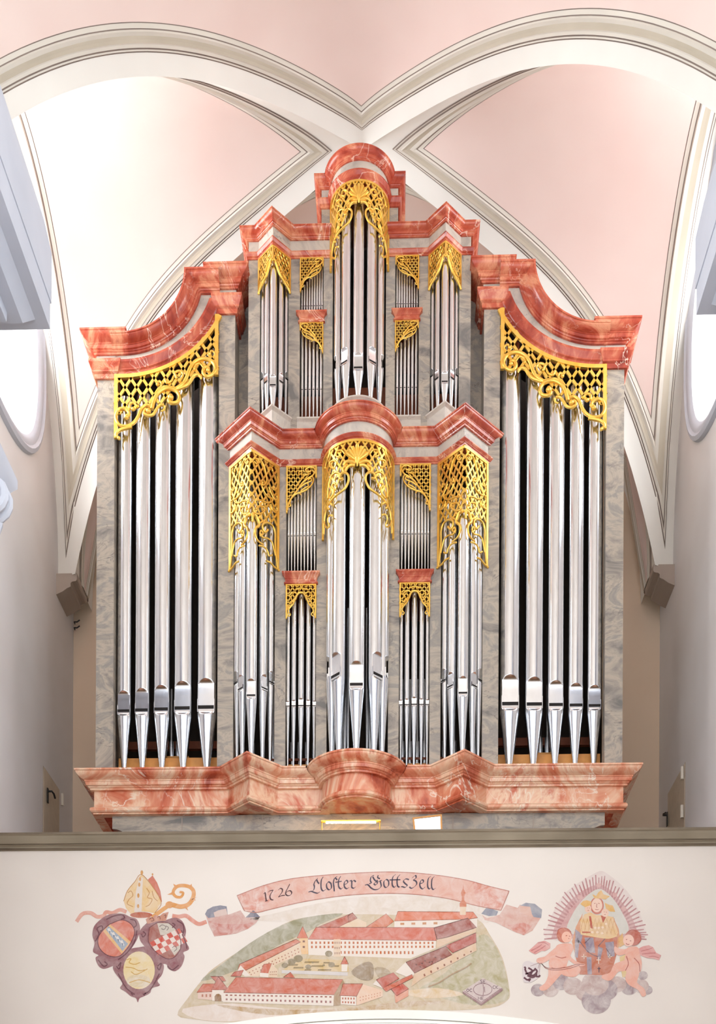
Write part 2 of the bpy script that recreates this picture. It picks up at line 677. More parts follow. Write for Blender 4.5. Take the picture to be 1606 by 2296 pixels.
mb = MB()
mb.box(-5.2, 5.2, YB, YB + 0.25, 4.9, ZT)
struct(mb.build('wall_back', 'beige'), 'beige plastered wall behind the organ', 'wall')
mb = MB()
mb.box(-4.9, 4.9, -2.1, YB + 0.2, 5.25, 5.5)
struct(mb.build('floor', 'floor'), 'wooden floor of the organ gallery', 'floor')
mb = MB()
mb.box(-4.9, 4.9, -21, YB + 0.3, -0.3, 0.0)
struct(mb.build('floor_nave', 'nave_floor'), 'stone paving of the nave below the gallery', 'floor')

# impost mouldings at the back corners of the vault
tn = 0
for sg, side in ((-1, 'left'), (1, 'right')):
    tn += 1
    pth = [(-WX - 0.05, 1.93), (-WX, 1.93), (-WX, YB + 0.05)] if False else None
    mb = MB()
    prof = [(0.0, ZS + 0.02), (0.30, ZS + 0.02), (0.30, ZS - 0.07), (0.285, ZS - 0.09), (0.23, ZS - 0.10), (0.21, ZS - 0.12), (0.21, ZS - 0.17), (0.16, ZS - 0.19), (0.09, ZS - 0.24), (0.0, ZS - 0.28)]
    rows = []
    for y, d in ((1.97, 0.0), (2.5, 0.0)):
        rows.append([(sg * (WX - o), y + d, z) for o, z in prof])
    mb.grid(rows)
    k = len(mb.v)
    n = len(prof)
    mb.f += [tuple(range(n)), tuple(range(2 * n - 1, n - 1, -1))]
    mb.mi += [0, 0]
    struct(mb.build('trim_%d' % tn, 'impost', smooth=30), 'grey stepped impost moulding in the %s rear corner under the vault' % side, 'impost')


# nave piers with heavy entablatures that cut into the frame at both edges
def pier(sg, xin, yb, label, label2):
    global tn
    tn += 1
    root = bpy.data.objects.new('trim_%d' % tn, None)
    COL.objects.link(root)
    root.location = (sg * WX, yb - 0.8, 0)
    struct(root, label, 'entablature')
    f0 = xin + 0.48
    path = [(-WX - 0.1, yb), (-f0, yb), (-f0, yb - 1.6), (-WX - 0.1, yb - 1.6)]
    prof = [(-0.02, 11.9), (0.42, 11.9), (0.48, 11.62), (0.48, 11.14), (0.47, 11.14), (0.47, 10.885), (0.36, 10.885), (0.34, 10.86), (0.29, 10.80), (0.27, 10.775), (0.16, 10.775),
            (0.155, 10.69), (0.02, 10.69), (0.0, 10.6), (0.0, 9.28), (-0.02, 9.28)]
    if sg > 0:
        path = [(-x, y) for x, y in path][::-1]
    # travel direction keeps the offset pointing into the nave
    mb = MB()
    sweep(mb, path[::-1], prof, cap=False)
    mb.build('entablature', 'stone_white', root, 30)
    mb = MB()
    mb.box(*(sorted((sg * (f0 + 0.06), sg * (WX + 0.1)))), yb - 1.55, yb - 0.06, -0.1, 9.8)
    mb.build('pilaster_shaft', 'wall', root)
    cp = MB()
    ab = [(-0.02, 9.26), (0.24, 9.26), (0.24, 9.18), (0.21, 9.14), (0.16, 9.06), (-0.02, 9.06)]
    sweep(cp, path[::-1], ab, cap=False)
    # corner volutes and leaves below the abacus
    for yy in (yb + 0.06, yb - 1.66):
        for q, dd in ((0, 0.0), (1, 0.16)):
            sp = []
            for i in range(26):
                t = i / 25
                r = 0.16 * (1 - 0.8 * t)
                an = PI / 2 - t * 2.4 * 2 * PI * 0.7
                sp.append((sg * (f0 - 0.07 - r * math.cos(an) * 1), yy - q * 0.12, 8.90 + r * math.sin(an)))
            cp.tube(sp, [0.055 * (1 - 0.5 * i / 25) for i in range(26)], 8, ball=0.04)
        for i in range(3):
            z0 = 8.76 - i * 0.06
            cp.tube([(sg * (f0 + 0.05), yy - 0.05, z0 - 0.35), (sg * (f0 - 0.05), yy, z0 - 0.15), (sg * (f0 - 0.10 + i * 0.03), yy + 0.02, z0 - 0.02), (sg * (f0 - 0.03), yy + 0.02, z0 - 0.08)],
                    [0.04, 0.07, 0.06, 0.03], 8)
    cp.build('capital', 'stone_white', root, 40)


pier(-1, 2.86, -3.73, 'pale moulded pier entablature jutting in at the left picture edge', '')
pier(1, 3.30, -3.73, 'pale moulded pier entablature jutting in at the right picture edge', '')

# ------------------------------------------------------------------ doors in the side walls
def side_door(n, sg, y0, y1, z1, handle_y, hinge_y, label):
    root = bpy.data.objects.new('door_%d' % n, None)
    COL.objects.link(root)
    root.location = (sg * WX, (y0 + y1) / 2, 6.75)
    struct(root, label, 'door')
    X = lambda d: sg * (WX - d)

    def bx(d0, d1, a, b_, c, d_):
        m_ = MB()
        m_.box(min(X(d0), X(d1)), max(X(d0), X(d1)), a, b_, c, d_)
        return m_
    bx(0.0, 0.012, y0, y1, 6.75, z1).build('door_leaf', 'door', root)
    g = MB()
    for a, b_, c, d_ in ((y0 - 0.018, y0, 6.75, z1 + 0.012), (y1, y1 + 0.012, 6.75, z1 + 0.012), (y0, y1, z1, z1 + 0.012)):
        g.box(min(X(0.0), X(0.006)), max(X(0.0), X(0.006)), a, b_, c, d_)
    g.build('door_gap', 'impost', root)
    h = MB()
    hz = 8.58 if n == 1 else 8.46
    h.tube([(X(0.03), handle_y, hz), (X(0.09), handle_y, hz), (X(0.10), handle_y + 0.06 * (1 if hinge_y > handle_y else -1), hz - 0.01),
            (X(0.09), handle_y + 0.15 * (1 if hinge_y > handle_y else -1), hz - 0.03)], 0.014, 8)
    h.box(min(X(0.028), X(0.04)), max(X(0.028), X(0.04)), handle_y - 0.025, handle_y + 0.025, hz - 0.16, hz + 0.04)
    h.build('door_handle', 'iron', root, 40)
    for z in ((8.66,) if n == 1 else (8.57, 8.05)):
        k = MB()
        k.tube([(X(0.045), hinge_y, z), (X(0.045), hinge_y, z + 0.17)], 0.022, 8)
        k.build('hinge', 'hinge', root, 40)


side_door(1, -1, 1.42, 2.14, 8.87, 1.53, 2.17, 'narrow beige door with black lever handle in the left wall')
side_door(2, 1, 1.33, 2.26, 8.79, 2.2, 1.32, 'beige door with two pale hinges in the right wall')

# ------------------------------------------------------------------ gallery parapet
PY = -2.2
zt = (at(60, 1864.5, PY).z + at(1540, 1856.5, PY).z) / 2
zl = [at(803, y, PY - d).z for y, d in ((1860.5, .16), (1866, .14), (1889, .07), (1902.5, .0))]
AX, AZ = at(870, 2264, PY).x, at(870, 2264, PY).z
RA = 10.5
mb = MB()
xs = [-4.7 + 9.4 * i / 60 for i in range(61)]
archz = lambda x, dz=0.0: AZ + dz - (RA - math.sqrt(max(0.01, RA * RA - (x - AX) ** 2)))
mb.grid([[(x, PY, zl[0] - 0.05) for x in xs], [(x, PY, archz(x, -0.02)) for x in xs], [(x, PY + 0.35, archz(x, -0.02)) for x in xs], [(x, PY + 0.35, zl[0] - 0.05) for x in xs]])
par = struct(mb.build('wall_parapet', 'parapet'), 'cream gallery parapet wall painted with murals', 'wall')
mb = MB()
for dz0, dz1, y0 in ((0.0, -0.10, -0.03), (-0.10, -0.14, -0.02), (-0.14, -0.32, -0.045)):
    mb.grid([[(x, PY, archz(x, dz0)) for x in xs], [(x, PY + y0, archz(x, dz0 - 0.01)) for x in xs], [(x, PY + y0, archz(x, dz1)) for x in xs], [(x, PY + 0.35, archz(x, dz1)) for x in xs]])
tn += 1
struct(mb.build('trim_%d' % tn, 'white', smooth=30), 'white painted band round the arch under the gallery parapet', 'arch band')
mb = MB()
z0, z1, z2, z3 = zl
pp = [(PY + 0.4, z0), (PY - 0.16, z0), (PY - 0.16, z0 - 0.022), (PY - 0.145, z0 - 0.026), (PY - 0.14, z1 - 0.01), (PY - 0.125, z1 - 0.03), (PY - 0.085, z1 - 0.07),
      (PY - 0.07, z2 + 0.01), (PY - 0.07, z2), (PY - 0.04, z2 - 0.005), (PY - 0.04, z3 + 0.015), (PY - 0.02, z3), (PY, z3 - 0.002)]
mis = [0, 1, 0, 0, 0, 0, 0, 1, 0, 0, 1, 0]
rows = [[(x, y, z) for y, z in pp] for x in xs]
for j in range(len(pp) - 1):
    mb.grid([[r[j] for r in rows], [r[j + 1] for r in rows]], mis[j])
tn += 1
struct(mb.build('trim_%d' % tn, ['rail', 'railtop'], smooth=30), 'weathered grey brown moulded coping along the top of the parapet', 'coping')

# ================================================================== THE ORGAN
organ = empty('pipe_organ', (0, 0, 5.5), 'baroque pipe organ in red and grey marbled case with gilded carvings and tin pipes', 'organ')
Z_BASE, Z_MID = 8.09, 12.30
H = 0.31                      # half width (and depth) of the lower pointed towers
XV, RB = 1.30, 0.436
XV2, H2, RT = 1.0625, 0.20, 0.355

# ---- pedestal, base frieze and base cornice
mb = MB()
bx0, bx1 = at(249, 1830, 0.04).x, at(1355, 1830, 0.04).x
hb = (bx1 - bx0) / 2
zt_, zk, zbot = 7.60, 7.44, 5.5
pw = hb - 0.42
poly = [(-hb, zt_), (hb, zt_), (hb, zk)] + [(hb - 0.42 * math.sin(a), zk - 0.55 * (1 - math.cos(a)) ** 0.9) for a in [PI / 2 * i / 10 for i in range(1, 11)]] + [(pw, zbot), (-pw, zbot)] + \
       [(-(hb - 0.42 * math.sin(a)), zk - 0.55 * (1 - math.cos(a)) ** 0.9) for a in [PI / 2 * i / 10 for i in range(10, -1, -1)]]
n = len(poly)
mb.add([(x, 0.06, z) for x, z in poly] + [(x, 0.12, z) for x, z in poly],
       [tuple(range(n)), tuple(range(2 * n - 1, n - 1, -1))] + [(i, (i + 1) % n, n + (i + 1) % n, n + i) for i in range(n)])
mb.build('pedestal_panel', 'grey', organ)
for x in (-2.2, -1.18, 1.2, 2.2):
    k = MB()
    k.box(x - 0.006, x + 0.006, 0.052, 0.062, 5.6, 7.6)
    k.build('panel_joint', 'impost', organ)
k = MB()
k.box(-pw, pw, 0.12, 1.0, 5.5, 7.6)
k.build('pedestal_body', 'brown', organ)
for sg in (-1, 1):
    k = MB()
    k.box(*sorted((sg * pw, sg * (hb + 0.2))), 0.55, 0.62, 5.5, 7.6)
    k.build('side_bracket', 'red', organ)
    k = MB()
    k.box(*sorted((sg * pw, sg * (hb + 0.22))), 0.0, 1.05, 7.602, 7.64)
    k.build('soffit_board', 'red', organ)


def base_path(xe, side=True):
    p = [(-xe, 1.0), (-xe, 0)] if side else [(-xe, 0)]
    p += [(-XV - H, 0), (-XV, -H), (-XV + H, 0)]
    p += arc(0, RB)
    p += [(XV - H, 0), (XV, -H), (XV + H, 0)]
    p += [(xe, 0), (xe, 1.0)] if side else [(xe, 0)]
    return p


XE = 3.30
mb = MB()
sweep(mb, base_path(XE), cornice_prof(0.20, 7.885, Z_BASE))
mb.build('base_cornice', 'red_low', organ, 28)
mb = MB()
sweep(mb, base_path(XE), flat_prof(7.675, 7.90))
mb.build('base_frieze', 'red_low', organ, 28)
mb = MB()
sweep(mb, base_path(XE), [(-0.1, 7.69), (0.0, 7.69), (0.03, 7.675), (0.045, 7.655), (0.045, 7.63), (0.03, 7.615), (0.01, 7.61), (0.01, 7.595), (-0.1, 7.595)])
mb.build('base_bead', 'red_low', organ, 28)


def slab(path, z0, z1, name, mat, back=0.6):
    """solid floor piece filling a plan outline, kept inside the mouldings"""
    mb = MB()
    path = [(p[0] - q[0] * 0.03, p[1] - q[1] * 0.03) for p, q in zip(path, miter_path(path))]
    pts = list(path) + [(path[-1][0], back), (path[0][0], back)]
    n = len(pts)
    mb.add([(x, y, z0) for x, y in pts] + [(x, y, z1) for x, y in pts],
           [tuple(range(n - 1, -1, -1)), tuple(range(n, 2 * n))] + [(i, (i + 1) % n, n + (i + 1) % n, n + i) for i in range(n)])
    return mb.build(name, mat, organ)


slab(base_path(XE - 0.02, False), 7.61, 7.64, 'base_soffit', 'red_low', 0.95)
slab(base_path(XE - 0.02, False), 8.03, 8.07, 'pipe_shelf', 'wood', 0.95)

# ---- stiles (grey marbled uprights): x from, x to, z from, z to
def stile(x0, x1, z0, z1, y0=0.0, y1=0.10, name='stile', mat='grey'):
    for sg in (-1, 1):
        k = MB()
        k.box(*sorted((sg * x0, sg * x1)), y0, y1, z0, z1)
        k.build(name, mat, organ)


stile(3.067, 3.286, 8.05, 13.55, 0, 0.14)
stile(1.553, 1.753, 8.05, 14.2, 0, 0.14)
stile(0.90, 1.036, 8.05, 11.95)
stile(0.383, 0.517, 8.05, 11.95)
stile(1.242, 1.387, 12.28, 14.55)
stile(0.742, 0.883, 12.28, 14.55)
stile(0.331, 0.447, 12.28, 14.55)
stile(0.33, 0.478, 14.5, 15.3, 0.006)
stile(1.37, 1.553, 11.6, 14.37, 0.36, 0.42, 'recess_panel')
stile(3.22, 3.286, 7.6, 13.5, 0.14, 1.0, 'case_side')
stile(1.36, 1.387, 12.2, 14.6, 0.10, 0.9, 'case_side')
stile(0.44, 0.478, 14.5, 15.4, 0.10, 0.8, 'case_side')
stile(1.553, 1.60, 12.2, 14.2, 0.14, 0.9, 'case_side')
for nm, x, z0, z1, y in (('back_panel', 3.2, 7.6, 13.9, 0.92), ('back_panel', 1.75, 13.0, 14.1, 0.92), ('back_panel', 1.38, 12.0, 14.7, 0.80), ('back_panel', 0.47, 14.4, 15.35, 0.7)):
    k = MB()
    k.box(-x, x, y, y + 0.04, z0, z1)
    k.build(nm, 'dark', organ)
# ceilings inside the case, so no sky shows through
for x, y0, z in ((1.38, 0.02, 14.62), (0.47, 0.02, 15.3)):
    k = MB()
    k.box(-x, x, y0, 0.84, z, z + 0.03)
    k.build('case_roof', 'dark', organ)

# ---- mid cornice
def mid_path(dx=0.0):
    return [(-XV - H, 0), (-XV, -H), (-XV + H, 0)] + arc(0, 0.43) + [(XV - H, 0), (XV, -H), (XV + H, 0)]


mb = MB()
sweep(mb, mid_path(), cornice_prof(0.125, 12.136, Z_MID), floor_ends=0.02)
mb.build('mid_cornice', 'red', organ, 28)
mb = MB()
sweep(mb, mid_path(), flat_prof(11.97, 12.14), floor_ends=0.02)
mb.build('mid_frieze', 'white_marble', organ, 28)
mb = MB()
sweep(mb, mid_path(), low_prof(0.045, 11.915, 11.98), floor_ends=0.02)
mb.build('mid_architrave', 'red', organ, 28)
slab(mid_path(), 12.2, 12.285, 'mid_floor', 'brown', 0.6)
# plinths under the upper pipes
def plinth(path, name='plinth'):
    mb = MB()
    sweep(mb, path, [(-0.2, 12.515), (0.03, 12.515), (0.03, 12.497), (0.012, 12.485), (0.0, 12.47), (0.0, 12.28), (-0.2, 12.28)])
    mb.build(name, 'white_marble', organ, 28)
    slab(path, 12.49, 12.512, 'pipe_shelf', 'wood', 0.6)


plinth(arc(0, 0.33))
for sg in (-1, 1):
    plinth([(sg * XV2 - 0.21, 0), (sg * XV2, -0.21), (sg * XV2 + 0.21, 0)])
    xa, xb = sorted((sg * 0.447, sg * 0.742))
    plinth([(xa - 0.03, -0.002), (xb + 0.03, -0.002)])

# ---- upper cornice (two wings) and the crowning round tower
for sg in (-1, 1):
    p = [(-1.387, 0.9), (-1.387, 0), (-XV2 - H2, 0), (-XV2, -H2), (-XV2 + H2, 0), (-0.34, 0)]
    if sg > 0:
        p = [(-x, y) for x, y in p][::-1]
    mb = MB()
    sweep(mb, p, cornice_prof(0.105, 14.735, 14.85))
    mb.build('upper_cornice', 'red', organ, 28)
    mb = MB()
    sweep(mb, p, flat_prof(14.575, 14.74))
    mb.build('upper_frieze', 'white_marble', organ, 28)
    mb = MB()
    sweep(mb, p, low_prof(0.04, 14.508, 14.58))
    mb.build('upper_architrave', 'red', organ, 28)
    slab([q for q in p if q[1] <= 0], 14.60, 14.83, 'cornice_fill', 'brown', 0.85)
p = [(-0.478, 0.8), (-0.478, 0)] + arc(0, RT, 28) + [(0.478, 0), (0.478, 0.8)]
mb = MB()
sweep(mb, p, cornice_prof(0.09, 15.36, 15.488))
mb.build('crown_cornice', 'red', organ, 28)
mb = MB()
sweep(mb, p, flat_prof(15.22, 15.37))
mb.build('crown_frieze', 'white_marble', organ, 28)
mb = MB()
sweep(mb, p, low_prof(0.045, 15.125, 15.23))
mb.build('crown_architrave', 'red', organ, 28)
slab([q for q in p if q[1] <= 0.0001], 15.24, 15.47, 'cornice_fill', 'brown', 0.8)


# ---- capitals on the side-field stiles
def capital(x0, x1, zs, c, sides=(True, True)):
    """zs: z of top, red/grey, grey/red, bottom"""
    p = [(x0, 0.5), (x0, 0.0), (x1, 0.0), (x1, 0.5)]
    k = MB()
    sweep(k, p, cornice_prof(c, zs[1], zs[0]))
    o = k.build('capital', 'red', organ, 28)
    k = MB()
    sweep(k, p, flat_prof(zs[2], zs[1] + 0.01, 0.012))
    k.build('capital_frieze', 'white_marble', o, 28)
    k = MB()
    sweep(k, p, low_prof(0.092, zs[3] - 0.004, zs[2] + 0.014))
    k.build('capital_neck', 'red', o, 28)
    k = MB()
    k.box(x0 + 0.02, x1 - 0.02, 0.01, 0.5, zs[3], zs[0] - 0.004)
    k.build('capital_core', 'red', o)


for sg in (-1, 1):
    a, b = sorted((sg * 3.067, sg * 3.286))
    capital(a, b, (13.56, 13.34, 13.236, 13.05), 0.18)
    a, b = sorted((sg * 1.553, sg * 1.753))
    capital(a, b, (14.34, 14.13, 14.02, 13.83), 0.18)
    # small capitals dividing the narrow flats
    for (xa, xb, z0, z1) in ((0.517, 0.90, 10.435, 10.578), (0.447, 0.742, 13.695, 13.818)):
        a, b = sorted((sg * xa, sg * xb))
        k = MB()
        h = z1 - z0
        sweep(k, [(a + 0.01, 0.2), (a + 0.01, -0.01), (b - 0.01, -0.01), (b - 0.01, 0.2)],
              [(-0.05, z1), (0.055, z1), (0.055, z1 - 0.14 * h), (0.045, z1 - 0.2 * h), (0.03, z1 - 0.34 * h), (0.022, z1 - 0.42 * h), (0.022, z1 - 0.48 * h), (0.016, z1 - 0.52 * h),
               (0.016, z1 - 0.80 * h), (0.03, z1 - 0.86 * h), (0.03, z1 - 0.96 * h), (0.02, z0), (-0.05, z0)])
        o = k.build('flat_capital', 'red', organ, 28)
        k = MB()
        k.box(a, b, 0.0, 0.8, z0 + 0.01, z1 - 0.01)
        k.build('capital_core', 'brown', o)


# ---- swept (concave) cornices over the side fields
def swoop(sg):
    cxx, czz = 2.95, 14.28
    N = 22

    def cur(rx, rz, zend, xend=1.74):
        pts = [(3.085, czz - rz)]
        for i in range(N + 1):
            a = PI / 2 * i / N
            x, z = cxx - rx * math.sin(a), czz - rz * math.cos(a)
            if z > zend:
                z = zend
            if x < xend:
                x = xend
            pts.append((x, z))
        pts.append((xend, zend))
        return pts
    A_ = cur(0.786, 0.775, 14.28)
    B_ = cur(0.99, 0.937, 14.08)
    C_ = cur(1.13, 1.035, 13.985)
    D_ = cur(1.30, 1.195, 13.84)

    def lay(a, b_, prof, mat, name, topback=False):
        mb = MB()
        rows = []
        for t, y in prof:
            rows.append([(sg * (p[0] + (q[0] - p[0]) * t), y, p[1] + (q[1] - p[1]) * t) for p, q in zip(a, b_)])
        if topback:
            rows.insert(0, [(sg * p[0], 0.55, p[1]) for p in a])
        mb.grid(rows)
        return mb.build(name, mat, organ, 28)
    cp = cornice_prof(0.18, 0, 1)[1:-1]
    lay(A_, B_, [(1 - z, -o) for o, z in cp] + [(1.0, 0.02)], 'red', 'swept_cornice', True)
    lay(B_, C_, [(-0.02, -0.006), (1.02, -0.006)], 'white_marble', 'swept_frieze')
    lp = low_prof(0.075, 0, 1)[1:-1]
    lay(C_, D_, [(0.0, 0.0)] + [(1 - z, -o) for o, z in lp] + [(1.0, 0.06)], 'red', 'swept_architrave')
    k = MB()
    k.grid([[(sg * p[0], 0.5, p[1]) for p in A_], [(sg * p[0], 0.5, q[1] - 0.05) for p, q in zip(A_, D_)]])
    k.grid([[(sg * p[0], 0.06, p[1]) for p in D_], [(sg * p[0], 0.55, p[1]) for p in D_]])
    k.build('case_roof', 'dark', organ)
    return D_


D_CURVE = swoop(1)
swoop(-1)


# ================================================================== pipes
def pipe(x, y, r, z0, zm, ztop, ang=0.0, mh=1.3, seg=36, big=True, toe=0.2, foot_top=None, mw=0.82):
    """organ pipe: toe at z0, mouth slit at zm, mouth facing angle ang (0 = towards -y)"""
    hu, hl, hs = mh * r * 1.0, 0.66 * r, (0.34 if r > 0.08 else 0.28) * r
    zfoot = zm - hs / 2 - hl * 0.55 if foot_top is None else foot_top
    w0 = mw * r

    def rad(z):
        if z >= zfoot:
            return r
        t = (z - z0) / (zfoot - z0)
        return r * (toe + (1 - toe) * t)

    def w(z):
        if z >= zm:
            zr = zm + hs / 2 + hu * 1.35
            top = zr + w0 * 0.55
            if z >= top:
                return 0.0
            if z <= zr:
                return w0
            return w0 * math.sqrt(max(0, 1 - ((z - zr) / (top - zr)) ** 2))
        zr = zm - hs / 2 - hl * 0.12
        low = zr - hl
        if z <= low:
            return 0.0
        if z >= zr:
            return w0
        return w0 * math.sqrt(max(0, 1 - ((zr - z) / (zr - low)) ** 2))
    ca, sa = math.cos(ang), math.sin(ang)

    def ringpts(z):
        R, W = rad(z), w(z)
        W = min(W, R * 0.98)
        lim = -math.sqrt(max(0, R * R - W * W)) if W > 0 else -R - 1
        out = []
        for k in range(seg):
            a = 2 * PI * k / seg
            lx, ly = R * math.sin(a), -R * math.cos(a)
            if ly < lim:
                ly = lim
            out.append((x + lx * ca - ly * sa, y + lx * sa + ly * ca, z))
        return out
    zr = zm + hs / 2 + hu * 1.35
    top = zr + w0 * 0.55
    if big:
        ups = [zm, zm + hs / 2, zm + hs + hu * 0.6, zr] + [zr + (top - zr) * math.sin(PI / 2 * i / 8) for i in range(1, 9)] + [top + 0.01, (top + ztop) / 2, ztop]
        low = zm - hs / 2 - hl * 1.12
        lows = [zm, zm - hs / 2, zm - hs / 2 - hl * 0.12] + [zm - hs / 2 - hl * 0.12 - hl * math.sin(PI / 2 * i / 8) for i in range(1, 9)] + [low - 0.005]
        lows = sorted(set(lows + [zfoot]), reverse=True)
        lows += [zfoot + (z0 - zfoot) * t for t in (0.45, 0.75, 1.0) if zfoot + (z0 - zfoot) * t < low - 0.01]
    else:
        ups = [zm, zm + hs / 2 + hu, zm + hs / 2 + hu * 1.35, zr + (top - zr) * 0.6, top, ztop]
        lows = [zm, zm - hs / 2 - hl * 0.1, zm - hs / 2 - hl * 0.7, min(zfoot, zm - hs / 2 - hl * 1.12) - 0.002, (zfoot + z0) / 2, z0]
    b_ = MB()
    b_.grid([ringpts(z) for z in ups], 0, True)
    b_.f.append(tuple(range(len(b_.v) - seg, len(b_.v))))
    b_.mi.append(0)
    o = b_.build('pipe', 'tin', organ, 34)
    f_ = MB()
    f_.grid([ringpts(z) for z in lows], 0, True)
    f_.build('pipe_foot', 'tin', o, 34)
    s_ = MB()
    lim = -math.sqrt(r * r - w0 * w0)

    def loc(lx, ly, z):
        return (x + lx * ca - ly * sa, y + lx * sa + ly * ca, z)
    ww, d0, d1 = w0 * 0.985, lim - 0.0025, lim + 0.02 * r
    vs = [loc(a, b2, c) for c in (zm - hs / 2, zm + hs / 2) for (a, b2) in ((-ww, d0), (ww, d0), (ww, d1), (-ww, d1))]
    s_.add(vs, [(0, 3, 2, 1), (4, 5, 6, 7), (0, 1, 5, 4), (1, 2, 6, 5), (2, 3, 7, 6), (3, 0, 4, 7)])
    s_.build('pipe_mouth', 'slit', o)
    if big and r > 0.042:
        for e in (-1, 1):
            q = MB()
            e0, e1 = sorted((e * ww, e * (ww + 0.05 * r)))
            vs = [loc(a, b2, c) for c in (zm - hs * 1.6, zm + hs * 2.2) for (a, b2) in ((e0, lim - 0.16 * r), (e1, lim - 0.16 * r), (e1, lim + 0.05 * r), (e0, lim + 0.05 * r))]
            q.add(vs, [(0, 3, 2, 1), (4, 5, 6, 7), (0, 1, 5, 4), (1, 2, 6, 5), (2, 3, 7, 6), (3, 0, 4, 7)])
            q.build('pipe_ear', 'tin', o)
    return o


# side fields, largest pipe towards the middle
def swoop_top(x):
    x = abs(x)
    for (xa, za), (xb, zb_) in zip(D_CURVE[:-1], D_CURVE[1:]):
        if xb <= x <= xa and xa - xb > 1e-6:
            return za + (zb_ - za) * (xa - x) / (xa - xb)
    return 13.84 if x < 2 else 13.08


for sg in (-1, 1):
    for k, (px_, rr) in enumerate(((1.906, 0.126), (2.206, 0.119), (2.475, 0.107), (2.725, 0.0985), (2.956, 0.092))):
        zmm = 8.965 - 0.006 * k
        pipe(sg * px_, 0.14, rr, 8.07, zmm, swoop_top(px_) - 0.12 - 0.02 * k, 0.0, 1.52 - 0.02 * k, 48, True, 0.17, 8.865)
# lower round tower
for a, rr, zmm in ((0, 0.097, 9.0), (-43, 0.094, 9.17), (43, 0.094, 9.17), (-80, 0.083, 9.27), (80, 0.083, 9.27)):
    t = math.radians(a)
    pipe(0.315 * math.sin(t), -0.30 * math.cos(t), rr, 8.07, zmm, 11.8, t, 1.55, 40, True, 0.22)
# lower pointed towers
for sg in (-1, 1):
    for dx, yy, rr, zmm, aa in ((0, -0.19, 0.066, 8.95, 0), (-0.125, -0.085, 0.055, 9.10, -42), (0.125, -0.085, 0.055, 9.10, 42), (-0.208, 0.03, 0.046, 9.235, -42), (0.208, 0.03, 0.046, 9.235, 42)):
        pipe(sg * XV + dx, yy, rr, 8.07, zmm, 11.42, math.radians(aa), 1.7, 32, True, 0.26)
BT = [(0, .926), (.16, .704), (.32, .585), (.42, .42), (.64, .274), (.86, .185), (1, .14)]
diag_bot = lambda t: float(np.interp(t, [q[0] for q in BT], [q[1] for q in BT]))
# lower narrow flats: five below, nine above
for sg in (-1, 1):
    xs5 = [0.542, 0.618, 0.709, 0.80, 0.874]
    for k, xx in enumerate(xs5):
        rr = [0.026, 0.031, 0.039, 0.031, 0.026][k]
        pipe(sg * xx, 0.07, rr, 8.07, 8.96, (10.34, 10.27, 10.16)[abs(k - 2)], 0, 1.2, 20, True, 0.24, 8.93)
    for k in range(9):
        t = (k + 0.5) / 9
        # narrowest pipe at the outside, tallest at the inside
        rr = 0.0165 + 0.005 * (k / 8)
        xx = 0.895 - 0.372 * ((k + 0.5) / 9 * 0.9 + 0.1 * ((k + 0.5) / 9) ** 2 + 0.003)
        pipe(sg * xx, 0.07, rr, 10.56, 11.09, 11.945 - 0.587 * diag_bot(t), 0, 1.2, 14, False, 0.28, None, 0.5)
# upper round tower
for a, rr, zmm in ((0, 0.066, 12.905), (-35, 0.063, 13.02), (35, 0.063, 13.02), (-77, 0.056, 13.08), (77, 0.056, 13.08)):
    t = math.radians(a)
    pipe(0.262 * math.sin(t), -0.25 * math.cos(t), rr, 12.50, zmm, 14.93 - 0.003 * abs(a), t, 1.4, 36, True, 0.24)
# upper pointed towers
for sg in (-1, 1):
    for dx, yy, rr, zmm, aa in ((0, -0.105, 0.046, 12.84, 0), (-0.083, -0.035, 0.038, 12.945, -42), (0.083, -0.035, 0.038, 12.945, 42), (-0.146, 0.04, 0.031, 13.04, -42), (0.146, 0.04, 0.031, 13.04, 42)):
        pipe(sg * XV2 + dx, yy, rr, 12.50, zmm, 14.36, math.radians(aa), 1.4, 28, True, 0.26)
# upper narrow flats
for sg in (-1, 1):
    for k in range(6):
        t = (k + 0.5) / 6
        xx = 0.737 - 0.285 * t
        pipe(sg * xx, 0.06, 0.0185, 12.50, 12.915, 13.725 - 0.39 * diag_bot(1 - t), 0, 1.2, 16, False, 0.28, None, 0.5)
    for k in range(9):
        t = (k + 0.5) / 9
        xx = 0.737 - 0.285 * t
        pipe(sg * xx, 0.06, 0.0118 + 0.003 * t, 13.81, 13.965, 14.53 - 0.425 * diag_bot(t), 0, 1.2, 12, False, 0.3, None, 0.5)

